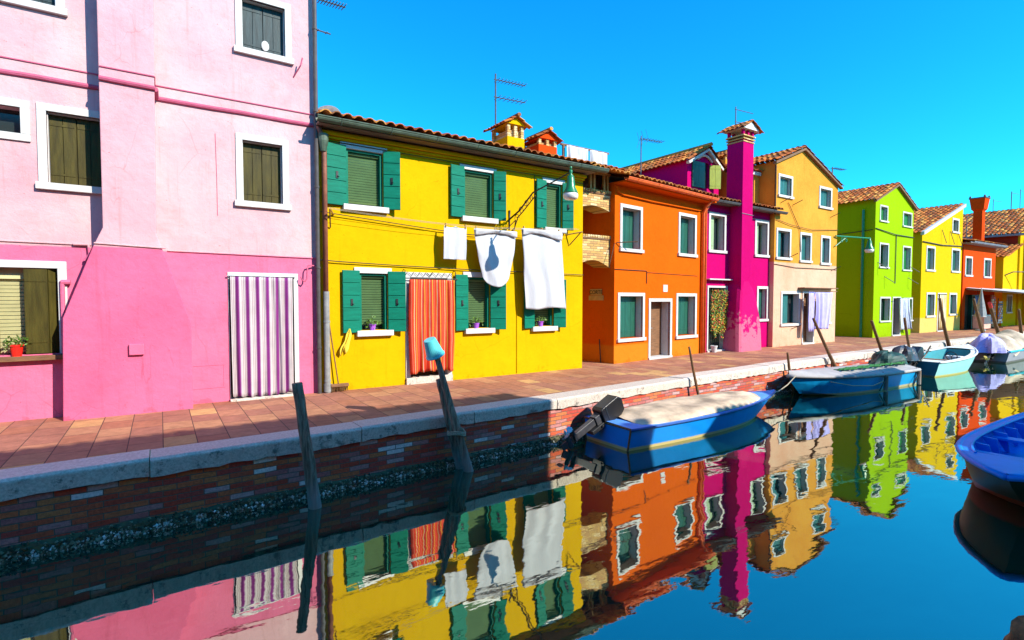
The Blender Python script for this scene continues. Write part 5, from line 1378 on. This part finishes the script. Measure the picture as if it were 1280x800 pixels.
# ------------------------------------------------------------------ BOATS
def boat_paint(name, c, foot=None, zf=.06, var=.1, rough=.35, worn=None):
    m, nt, b = new_mat(name); v = coord(nt); f = noise_t(nt, v, 3, 7, .65); g = noise_t(nt, v, 22, 6, .7)
    t = nt.nodes.new('ShaderNodeTexCoord'); sp = nt.nodes.new('ShaderNodeSeparateXYZ'); nt.links.new(t.outputs['Object'], sp.inputs[0])
    cc = ramp(nt, f, [(.3, tuple(x * (1 - var * 1.8) for x in c)), (.7, tuple(min(1, x * (1 + var)) for x in c))])
    cc = mixc(nt, math_n(nt, 'MULTIPLY', ramp(nt, g, [(.62, 0), (.7, 1)]), .35), cc, worn or tuple(x * .5 + .05 for x in c))
    if foot:
        z = math_n(nt, 'ADD', sp.outputs['Z'], math_n(nt, 'MULTIPLY', math_n(nt, 'SUBTRACT', g, .5), .03))
        cc = mixc(nt, ramp(nt, math_n(nt, 'MULTIPLY', math_n(nt, 'SUBTRACT', z, zf - .01), 40), [(0, 1), (1, 0)]), cc, foot)
    nt.links.new(cc, b.inputs['Base Color']); b.inputs['Roughness'].default_value = rough + .12; b.inputs['Specular IOR Level'].default_value = .3; bump(nt, b, f, .06, .01)
    return m
class Hull:
    def __init__(s, L, B, H, rise=.1, sw=.85, p=2.2, rake=.35, flare=.8, draft=.12, mid=.42, keelup=.9, bowcut=.35):
        s.__dict__.update(locals())
    def hb(s, t):
        if t < s.mid: return s.B / 2 * (s.sw + (1 - s.sw) * math.sin(PI / 2 * t / s.mid))
        return s.B / 2 * max(0.0, 1 - ((t - s.mid) / (1 - s.mid)) ** s.p)
    def zs(s, t): return s.H + s.rise * t * t
    def sheer(s, t, sg): return Vector((s.L * t, sg * s.hb(t), s.zs(t)))
    def section(s, t, sg=1):
        hb, zs = s.hb(t), s.zs(t); zk = -s.draft + (s.draft + zs * .15) * max(0, (t - .6) / .4) ** 2.2 * s.keelup
        zc = zk + (.07 + .25 * t ** 3) * s.H; hc = hb * (s.flare - s.bowcut * t ** 3)
        out = []
        for (h_, z) in ((hb, zs), (hb * .55 + hc * .45 + .0, zs * .5 + zc * .5), (hc, zc), (hc * .5, zk * .7 + zc * .3), (0, zk)):
            fr = (zs - z) / max(1e-6, zs - zk); x = s.L * t - s.rake * fr ** 1.2 * t ** 5
            out.append(Vector((x, sg * h_, z)))
        return out
    def shell(s, n=26):
        mb = MB()
        for sg in (1, -1):
            rows = [s.section(1 - (1 - i / n) ** 1.25 if False else i / n, sg) for i in range(n + 1)]
            vs = [p for r_ in rows for p in r_]
            fs = []
            for i in range(n):
                for k in range(4):
                    q = (i * 5 + k, i * 5 + k + 1, (i + 1) * 5 + k + 1, (i + 1) * 5 + k)
                    fs.append(q if sg > 0 else q[::-1])
            mb.add(vs, fs)
        a, b = s.section(0, 1), s.section(0, -1)
        mb.add(a + b[::-1][1:], [tuple(range(9))])
        return mb
    def deck(s, t0, t1, crown=.05, inset=.0, n=16, m=10, dz=.0, rough=0, seed=0, f=None):
        mb = MB()
        def fn(u, w):
            t = t0 + (t1 - t0) * u; hb = max(0.0, s.hb(t) - inset); q = (w - .5) * 2
            z = s.zs(t) + dz + crown * (1 - q * q)
            if f: z += f(u, q)
            if rough: z += rough * noise.noise(Vector((u * 5 + seed, w * 4, 0))) * (1 - q ** 4)
            return (s.L * t, q * hb, z)
        mb.grid(fn, n, m); return mb
    def rail(s, r=.02, out=0, dz=0, t0=0, t1=1, squash=1):
        mb = MB(); n = 28
        for sg in (1, -1):
            mb.tube([s.sheer(t0 + (t1 - t0) * i / n, sg) + Vector((0, sg * out, dz)) for i in range(n + 1)], r, 6, squash=squash)
        return mb
    def inner(s, t0, t1, inset=.06, floor=.08, n=20):
        mb = MB()
        for sg in (1, -1):
            vs = []
            for i in range(n + 1):
                t = t0 + (t1 - t0) * i / n; hb = max(0, s.hb(t) - inset); sec = s.section(t); hf = 0
                for (pa, pb) in zip(sec, sec[1:]):
                    if pb.z <= floor <= pa.z: hf = pb.y + (pa.y - pb.y) * (floor - pb.z) / max(1e-6, pa.z - pb.z)
                hf = max(0, min(hb, hf) - .05)
                vs += [(s.L * t, sg * hb, s.zs(t) - .004), (s.L * t, sg * hf, floor), (s.L * t, 0, floor)]
            fs = []
            for i in range(n):
                for k in (0, 1): q = (i * 3 + k, i * 3 + k + 1, (i + 1) * 3 + k + 1, (i + 1) * 3 + k); fs.append(q[::-1] if sg > 0 else q)
            mb.add(vs, fs)
        for t in (t0, t1):
            hb = max(0, s.hb(t) - inset); z = s.zs(t) - .004; x = s.L * t
            if hb > .01: mb.add([(x, hb, z), (x, hb * .8, floor), (x, -hb * .8, floor), (x, -hb, z)], [(0, 1, 2, 3)])
        return mb
    def coaming(s, t0, t1, inset=.06, n=24):
        """side decks between sheer and cockpit edge"""
        mb = MB()
        for sg in (1, -1):
            vs = []; fs = []
            for i in range(n + 1):
                t = t0 + (t1 - t0) * i / n; hb = s.hb(t)
                vs += [(s.L * t, sg * hb, s.zs(t) + .002), (s.L * t, sg * max(0, hb - inset), s.zs(t) + .006)]
            fs = [(i * 2, i * 2 + 1, i * 2 + 3, i * 2 + 2) for i in range(n)]
            mb.add(vs, fs)
        return mb

def outboard(parent, loc, tilt=60, rz=0, cowl=(.02, .02, .022), scale=1.0, prop=(.6, .6, .62), covered=None, name='outboard_motor'):
    """cowl + leg + propeller; at tilt 0 the leg hangs down"""
    T = Matrix.Translation(loc) @ Matrix.Rotation(rz, 4, 'Z') @ Matrix.Rotation(R(tilt), 4, 'Y') @ Matrix.Scale(scale, 4)
    cm = simple('motor_paint', cowl, .3, .15, 6)
    def tf(mb): mb.v = [tuple(T @ Vector(p)) for p in mb.v]; return mb
    mb = MB(); prof = [(-.15, .08), (.12, .08), (.15, .14), (.16, .46), (.11, .56), (-.10, .58), (-.18, .50), (-.17, .14)]
    mb.prism(prof, -.12, .12); mb.prism([(-.165, .17), (.155, .17), (.157, .20), (-.168, .20)], -.128, .128)
    ob = tf(mb).build(name, cm, parent, bevel=.03, fixn=True)
    mb = MB(); mb.box(-.09, .08, -.07, .07, -.05, .10); mb.box(-.07, .05, -.045, .045, -.50, -.05); mb.box(-.16, .06, -.05, .05, -.54, -.50)
    mb.tube([(-.14, 0, -.64), (.10, 0, -.64)], [.035, .05], 10); mb.box(-.05, .07, -.015, .015, -.80, -.54)
    mb.tube([(.10, 0, -.02), (.3, .02, .10), (.55, .06, .14)], [.02, .016, .02], 8)
    tf(mb).build('leg', simple('motor_leg', (.05, .05, .055), .35, .2, 8), ob, bevel=.008)
    mb = MB()
    for k in range(3):
        a = k * 2 * PI / 3
        Tm = Matrix.Translation((-.18, 0, -.64)) @ Matrix.Rotation(a, 4, 'X')
        mb.add([Tm @ Vector(q) for q in ((.02, .0, .03), (-.02, .05, .07), (-.025, .055, .13), (.0, .0, .15), (.03, -.05, .12), (.03, -.04, .06))], [(0, 1, 2, 3, 4, 5)])
    mb.tube([(-.22, 0, -.64), (-.14, 0, -.64)], [.015, .03], 8)
    tf(mb).build('propeller', simple('propeller_metal', prop, .3, .1, 8, metal=.4), ob, solid=.006)
    mb = MB(); mb.box(.06, .13, -.11, .11, -.22, .06); mb.tube([(.09, -.14, 0), (.09, .14, 0)], .02, 8); tf(mb).build('bracket', M['iron'], ob, bevel=.006)
    return ob
def boat(name, label, stern, bow, group='boats moored in the canal'):
    s, b = Vector(stern), Vector(bow); d = b - s
    e = empty(name, label, 'boat', (s.x, s.y, WATER), math.atan2(d.y, d.x), group)
    return e, d.length

# --- blue boat with tan cover
M['blue'] = boat_paint('blue_hull_paint', (.004, .24, .74), foot=(.55, .45, .18), zf=.045, rough=.3, worn=(.02, .12, .40))
M['blue_deck'] = boat_paint('light_blue_deck_paint', (.10, .30, .75), rough=.45)
M['tarp'] = simple('tan_canvas', (.58, .44, .30), .85, .35, 2.2, bs=.3)
e, L = boat('motor_boat', 'blue motorboat with tan canvas cover and raised outboard motor', (6.12, 6.36, 0), (11.15, 6.36, 0))
HB = Hull(L, 1.28, .36, .06, .86, 2.3, .7, .86, .10, .38)
HB.shell().build('hull', M['blue'], e, fixn=True, smooth=False)
HB.deck(.0, .995, .03, .005, 30, 10).build('deck', M['blue_deck'], e, smooth=True)
HB.deck(.06, .82, .085, .055, 60, 30, dz=.03, rough=.03, seed=3, f=lambda u, q: -.05 * max(0, abs(q) - .9) / .1 + .035 * math.sin(u * 3.1) - .05 * max(0, .10 - u) / .10 - .06 * max(0, u - .92) / .08 + .012 * math.sin(u * 13 + q * 2.5 + 2 * noise.noise(Vector((u * 4, q * 2, 0)))) * (1 - abs(q)) + .010 * noise.noise(Vector((u * 22, q * 5, 2)))).build('tarpaulin', M['tarp'], e, smooth=True)
HB.rail(.022, .004, -.01).build('rub_rail', boat_paint('rail_paint', (.02, .09, .35)), e, smooth=True)
mb = MB(); a = HB.section(0, 1); mb.tube([a[0], a[2]], .018, 6); b_ = HB.section(0, -1); mb.tube([b_[0], b_[2]], .018, 6); mb.tube([a[0], b_[0]], .018, 6); mb.tube([a[2] + Vector((-.005, 0, 0)), b_[2] + Vector((-.005, 0, 0))], .016, 6)
mb.build('transom_trim', M['wood'], e)
mb = MB(); mb.tube([(L * .93, -.03, .50), (L * .93, -.03, .54), (L * .95, .03, .54), (L * .95, .03, .50)], .012, 6); mb.build('cleat', M['alu'], e)
outboard(e, (-.12, .12, .40), 64, 0, (.012, .012, .014), 1.0)
bb = pile
e2 = empty('mooring_rope', 'mooring rope from the blue bow to the next boat', 'rope', (10.9, 6.36, -.34))
mb = MB(); mb.tube([(0, 0, 0), (.6, .12, -.06), (1.3, .3, -.0), (1.9, .42, .16)], .012, 6); mb.build('strand', M['rope'], e2)

# --- light blue boat with green net (bow to the left)
M['blue2'] = boat_paint('sky_blue_hull_paint', (.003, .29, .62), foot=(.45, .40, .20), zf=.05, rough=.3, worn=(.01, .16, .40))
M['deck2'] = boat_paint('grey_white_deck_paint', (.40, .38, .37), rough=.6, var=.12)
M['net'] = simple('green_net', (.02, .16, .035), .9, .35, 30, bs=.8)
e, L = boat('motor_boat', 'blue hulled boat with grey white deck and green net along its edge', (18.0, 6.64, 0), (12.75, 6.95, 0))
HB = Hull(L, 1.35, .42, .12, .92, 2.6, .5, .88, .08, .42)
HB.shell().build('hull', M['blue2'], e, fixn=True)
HB.deck(.0, .995, .10, .0, 30, 12, dz=.035).build('deck', M['deck2'], e, smooth=True)
mb = HB.rail(.05, -.0, .0); mb.build('gunwale', M['deck2'], e, smooth=True)
mb = MB()
for j in range(5):
    mb.tube([(L * (.06 + .62 * i / 26), .05 + .09 * j + .05 * math.sin(i * 1.3 + j),   .575 + .03 * noise.noise(Vector((i * .6, j, 0))) + .012 * j) for i in range(27)], .022, 6)
mb.build('net', M['net'], e, smooth=True)
for t in (.03, .40):
    mb = MB(); y = HB.hb(t) + .05; mb.tube([(L * t, y, .40), (L * t, y, .02)], .055, 10); mb.build('fender', M['pile'], e)
    mb = MB(); mb.tube([(L * t, y, .38), (L * t, y - .08, .5)], .01, 5); mb.tube([(L * t, y + .01, .38), (L * t + .35, y + .02, .05)], .02, 5); mb.build('fender_rope', M['iron'], e)
ob = outboard(e, (-.10, -.15, .42), 50, 0, (.02, .02, .02), .9)
M['tarp_green'] = simple('dark_green_tarpaulin', (.006, .05, .036), .6, .3, 4, bs=.3)
M['tarp_black'] = simple('black_motor_cover', (.02, .016, .022), .42, .3, 4, bs=.2)
def cover(parent, c, sx, sy, sz, mat, seed, name='motor_cover'):
    mb = MB()
    def fn(u, w):
        a = u * 2 * PI; k = w * PI / 2; f = noise.noise(Vector((math.cos(a) * 1.6 + seed, math.sin(a) * 1.6, w * 2.0)))
        g3 = noise.noise(Vector((a * 2.2 + seed, w * 1.2, 7))); f2 = .16 * abs(math.sin(a * 3.5 + seed + 2 * g3)) * math.cos(k) ** .5
        r = math.cos(k) ** .7 * (.92 + .32 * f + f2)
        return (c[0] + sx * r * math.cos(a), c[1] + sy * r * math.sin(a), c[2] + sz * (math.sin(k) ** 1.1) * (1 + .25 * f) + .03 * g3)
    mb.grid(fn, 26, 9); return mb.build(name, mat, parent, smooth=False, solid=.006)
cover(e, (.30, -.05, .46), .72, .36, .42, M['tarp_green'], 2)
e2 = empty('mooring_rope', 'pale rope drooping along the blue hull below the green net', 'rope', (13.6, 6.35, -.35))
mb = MB(); mb.tube([(0, 0, 0), (.7, -.18, -.13), (1.6, -.28, -.2), (2.2, -.30, -.12)], .014, 6); mb.build('strand', M['rope'], e2)

# --- white and mint boat
M['mint'] = boat_paint('mint_hull_paint', (.34, .70, .62), foot=(.60, .50, .12), zf=.04, rough=.3, var=.05)
M['wdeck'] = boat_paint('white_deck_paint', (.74, .78, .76), rough=.4, var=.05)
M['teal_in'] = boat_paint('teal_inside_paint', (.05, .32, .36), rough=.5)
M['tealhull'] = boat_paint('teal_transom_paint', (.01, .18, .24), foot=(.2, .2, .1), zf=.04)
e, L = boat('motor_boat', 'white and mint green open boat with wheel and orange floor', (20.0, 6.82, 0), (24.5, 6.75, 0))
HB = Hull(L, 1.55, .46, .30, .82, 2.4, .75, .80, .08, .42)
HB.shell().build('hull', M['mint'], e, fixn=True)
HB.coaming(.0, .86, .17).build('side_deck', M['wdeck'], e)
HB.deck(.80, .995, .03, .0, 10, 8, dz=.012).build('foredeck', M['wdeck'], e, smooth=True)
HB.deck(.0, .14, .0, .0, 4, 6, dz=.012).build('aft_deck', M['wdeck'], e)
HB.inner(.14, .80, .17, .10).build('cockpit', M['teal_in'], e)
mb = MB(); mb.box(L * .14, L * .74, -.42, .42, .104, .12); mb.build('floor', M['wood'], e)
mb = MB(); mb.box(L * .36, L * .44, -.50, .50, .36, .40); mb.build('bench', M['wood'], e, bevel=.006)
mb = MB(); mb.box(L * .52, L * .58, -.45, .0, .12, .50); cn = mb.build('console', M['wdeck'], e, bevel=.02)
mb = MB(); T = Matrix.Rotation(R(70), 4, 'Y'); 
mb.tube([Vector((L * .50, -.22, .50)) + (T @ Vector((.16 * math.cos(k * PI / 8), .16 * math.sin(k * PI / 8), 0))) for k in range(17)], .014, 6)
for k in range(3): mb.tube([Vector((L * .50, -.22, .50)), Vector((L * .50, -.22, .50)) + (T @ Vector((.16 * math.cos(k * 2.09), .16 * math.sin(k * 2.09), 0)))], .01, 5)
mb.build('steering_wheel', M['iron'], cn)
HB.rail(.03, .0, .0).build('rub_rail', M['wdeck'], e, smooth=True)
a, b_ = HB.section(0, 1), HB.section(0, -1)
mb = MB(); mb.add([p + Vector((-.006, 0, 0)) for p in a + b_[::-1][1:]], [tuple(range(9))]); mb.build('transom', M['tealhull'], e, solid=.01)
ob = outboard(e, (-.15, .05, .48), 62, 0, (.015, .015, .02), 1.1)
cover(e, (-.55, .12, .52), .62, .30, .42, M['tarp_black'], 5)
mb = MB(); mb.tube([(-.15, -.2, .5), (.1, -.25, .7), (.28, -.3, .95)], .025, 6); mb.tube([(.05, -.22, .8), (.3, -.3, .78)], .02, 6); mb.build('tiller_arm', M['iron'], e)

# --- grey boat with tan covers and lilac motor cover
M['greyhull'] = boat_paint('grey_hull_paint', (.30, .30, .32), foot=(.10, .10, .08), zf=.06, rough=.5)
e, L = boat('motor_boat', 'grey boat under tan canvas with a lilac cloth over its motor', (26.6, 6.85, 0), (32.5, 7.0, 0))
HB = Hull(L, 1.7, .42, .15, .88, 2.3, .7, .85, .08, .42)
HB.shell().build('hull', M['greyhull'], e, fixn=True)
HB.deck(.0, .995, .03, .0, 24, 8).build('deck', M['greyhull'], e)
HB.rail(.04, .0, .02).build('rub_rail', boat_paint('turquoise_rail', (.05, .45, .55)), e)
for (t0, t1, sd) in ((.10, .42, 1), (.44, .85, 2)):
    HB.deck(t0, t1, .48, -.02, 20, 14, dz=-.02, rough=.12, seed=sd, f=lambda u, q: -.05 * max(0, abs(q) - .8) - .14 * math.cos(u * 2 * PI)).build('tarpaulin', M['tarp'], e, smooth=True)
outboard(e, (-.25, -.25, .36), 62, 0, (.75, .50, .05), 1.0, prop=(.7, .5, .1))
cover(e, (-.05, -.15, .40), .62, .46, .66, M['cloth_lilac'], 8)

# --- nearest boat: blue gunwale, dark green flank, red bottom
M['ngun'] = boat_paint('bright_blue_gunwale_paint', (.004, .21, .80), rough=.28, var=.08, worn=(.05, .25, .6))
M['nhull'] = boat_paint('dark_green_flank_paint', (.03, .055, .035), foot=(.42, .06, .02), zf=.14, rough=.3, worn=(.08, .10, .06))
e, L = boat('rowing_boat', 'near wooden boat with bright blue gunwale, ribbed inside and dark green flank', (13.4, 1.74, 0), (7.38, 1.68, 0))
HB = Hull(L, 1.70, .51, .04, .8, 4.2, .75, .93, .16, .45, .9, .16)
HB.shell(34).build('hull', M['nhull'], e, fixn=True, smooth=True)
HB.coaming(.02, .90, .11, 30).build('side_deck', M['ngun'], e)
HB.deck(.86, .997, .01, .0, 14, 10, dz=.012).build('foredeck', M['ngun'], e)
mb = HB.rail(.042, .005, -.02, squash=.8); mb.build('gunwale', M['ngun'], e, smooth=True)
mb = MB(); n = 30
for sg in (1, -1):
    mb.tube([HB.sheer(.02 + .85 * i / n, sg) - Vector((0, sg * .12, -.012)) for i in range(n + 1)], .018, 6)
mb.build('inner_rail', M['ngun'], e)
HB.inner(.03, .84, .11, .24).build('inside', M['ngun'], e)
mb = MB()
for i in range(10):
    t = .06 + .085 * i
    if t > .76: break
    for sg in (1, -1):
        hb = HB.hb(t) - .115; x = L * t; z = HB.zs(t); hq = max(.05, HB.hb(t) * (.86 - .3 * t ** 3) * .85)
        vs = [(x - .02, sg * hb, z - .01), (x + .02, sg * hb, z - .01), (x + .02, sg * (hb - .16), z - .02), (x - .02, sg * (hb - .16), z - .02), (x - .02, sg * hq, .25), (x + .02, sg * hq, .25), (x + .02, sg * (hq - .04), .25), (x - .02, sg * (hq - .04), .25)]
        mb = MB(); mb.add(vs, [(0, 1, 2, 3), (7, 6, 5, 4), (0, 4, 5, 1), (1, 5, 6, 2), (2, 6, 7, 3), (3, 7, 4, 0)]); mb.build('rib', M['ngun'], e, fixn=True)
for t in (.30, .58, .79):
    mb = MB(); hb = HB.hb(t) - .12; mb.box(L * t - .10, L * t + .10, -hb, hb, HB.zs(t) - .10, HB.zs(t) - .065); mb.build('bench', M['ngun'], e, bevel=.006)

# ------------------------------------------------------------------ opposite bank: the row that shades the water
M['op1'] = plaster('rose_plaster', (.70, .25, .22), seed=20); M['op2'] = plaster('sand_plaster', (.72, .52, .26), seed=21)
def opposite(x0, x1, y, hgt, mat, label, roof=.9):
    h, L = house('canal_house', label, (x1, y), (x0, y))
    h['group'] = 'houses on the near bank'
    wins = []
    n = max(1, int(L / 2.6))
    for i in range(n):
        for z in (.9, 3.6):
            if z + 1.3 < hgt - .3: wins.append((L * (i + .5) / n - .45, L * (i + .5) / n + .45, z, z + 1.3))
    top = [(0, hgt), (L, hgt)]
    mb = facade(top, [inner(w_, .09) for w_ in wins], 0, L, .2); box_walls(mb, top, 0, L, 6); mb.build('wall', mat, h)
    for w_ in wins: framed_window(h, w_, .09, ('closed', 'closed'), 'shut_dark', reveal=.2)
    tile_sheet(h, 'roof', (-.1, -.12, hgt + .02), (1, 0, 0), (0, 1, .25), L + .2, 3.2, .24, .4)
opposite(-16, -3, -2.0, 7.05, M['op1'], 'rose house on the near bank, left of the camera')
opposite(-3, 9.3, -2.0, 7.05, M['op2'], 'sand coloured house on the near bank behind the camera')
opposite(9.32, 10.1, -2.0, 5.45, M['op2'], 'narrow low annexe on the near bank behind the camera')  # unseen block added only to throw shade on the blue boat's stern
opposite(11.8, 14.4, -2.0, 5.30, M['op1'], 'lower rose house on the near bank, right of the gap')
opposite(14.4, 20.5, -2.0, 5.75, M['op2'], 'sand coloured house on the near bank, right of the low rose house')

# ------------------------------------------------------------------ light, sky, camera
az, el = R(24), R(34)
sun = bpy.data.lights.new('sun', 'SUN'); sun.energy = 5.0; sun.angle = R(.5); sun.color = (1, .93, .82)
so = bpy.data.objects.new('sun', sun); col.objects.link(so)
d = Vector((math.sin(az) * math.cos(el), -math.cos(az) * math.cos(el), math.sin(el)))
so.rotation_euler = d.to_track_quat('Z', 'Y').to_euler(); so.location = d * 60
w = bpy.data.worlds.new('World'); scene.world = w; w.use_nodes = True; nt = w.node_tree
bg = nt.nodes['Background']; sky = nt.nodes.new('ShaderNodeTexSky'); sky.sky_type = 'NISHITA'; sky.sun_disc = False
sky.sun_elevation = el; sky.sun_rotation = R(180 - 24); sky.altitude = 0; sky.air_density = 1.0; sky.dust_density = .3; sky.ozone_density = 3.0
hs = nt.nodes.new('ShaderNodeHueSaturation'); hs.inputs['Saturation'].default_value = 1.35; hs.inputs['Hue'].default_value = .49
tint = nt.nodes.new('ShaderNodeMix'); tint.data_type = 'RGBA'; tint.blend_type = 'MULTIPLY'; tint.inputs[0].default_value = 1; tint.inputs[7].default_value = (.14, 1.25, 1.58, 1)
nt.links.new(sky.outputs[0], hs.inputs['Color']); nt.links.new(hs.outputs[0], tint.inputs[6]); nt.links.new(tint.outputs[2], bg.inputs[0]); bg.inputs[1].default_value = .14
cam = bpy.data.cameras.new('camera'); co = bpy.data.objects.new('camera', cam); col.objects.link(co); scene.camera = co
cam.sensor_width = 36; cam.lens = 660 / 1280 * 36; cam.clip_end = 3000; cam.clip_start = .05
co.location = (0, 0, 1.65); co.rotation_euler = (R(90) - math.atan(25 / 660), 0, -R(33.7))
vs_ = scene.view_settings; vs_.view_transform = 'Standard'; vs_.look = 'None'; vs_.gamma = 1; vs_.use_curve_mapping = False; vs_.exposure = .66
scene.render.engine = 'CYCLES'
scene.cycles.caustics_reflective = False; scene.cycles.caustics_refractive = False
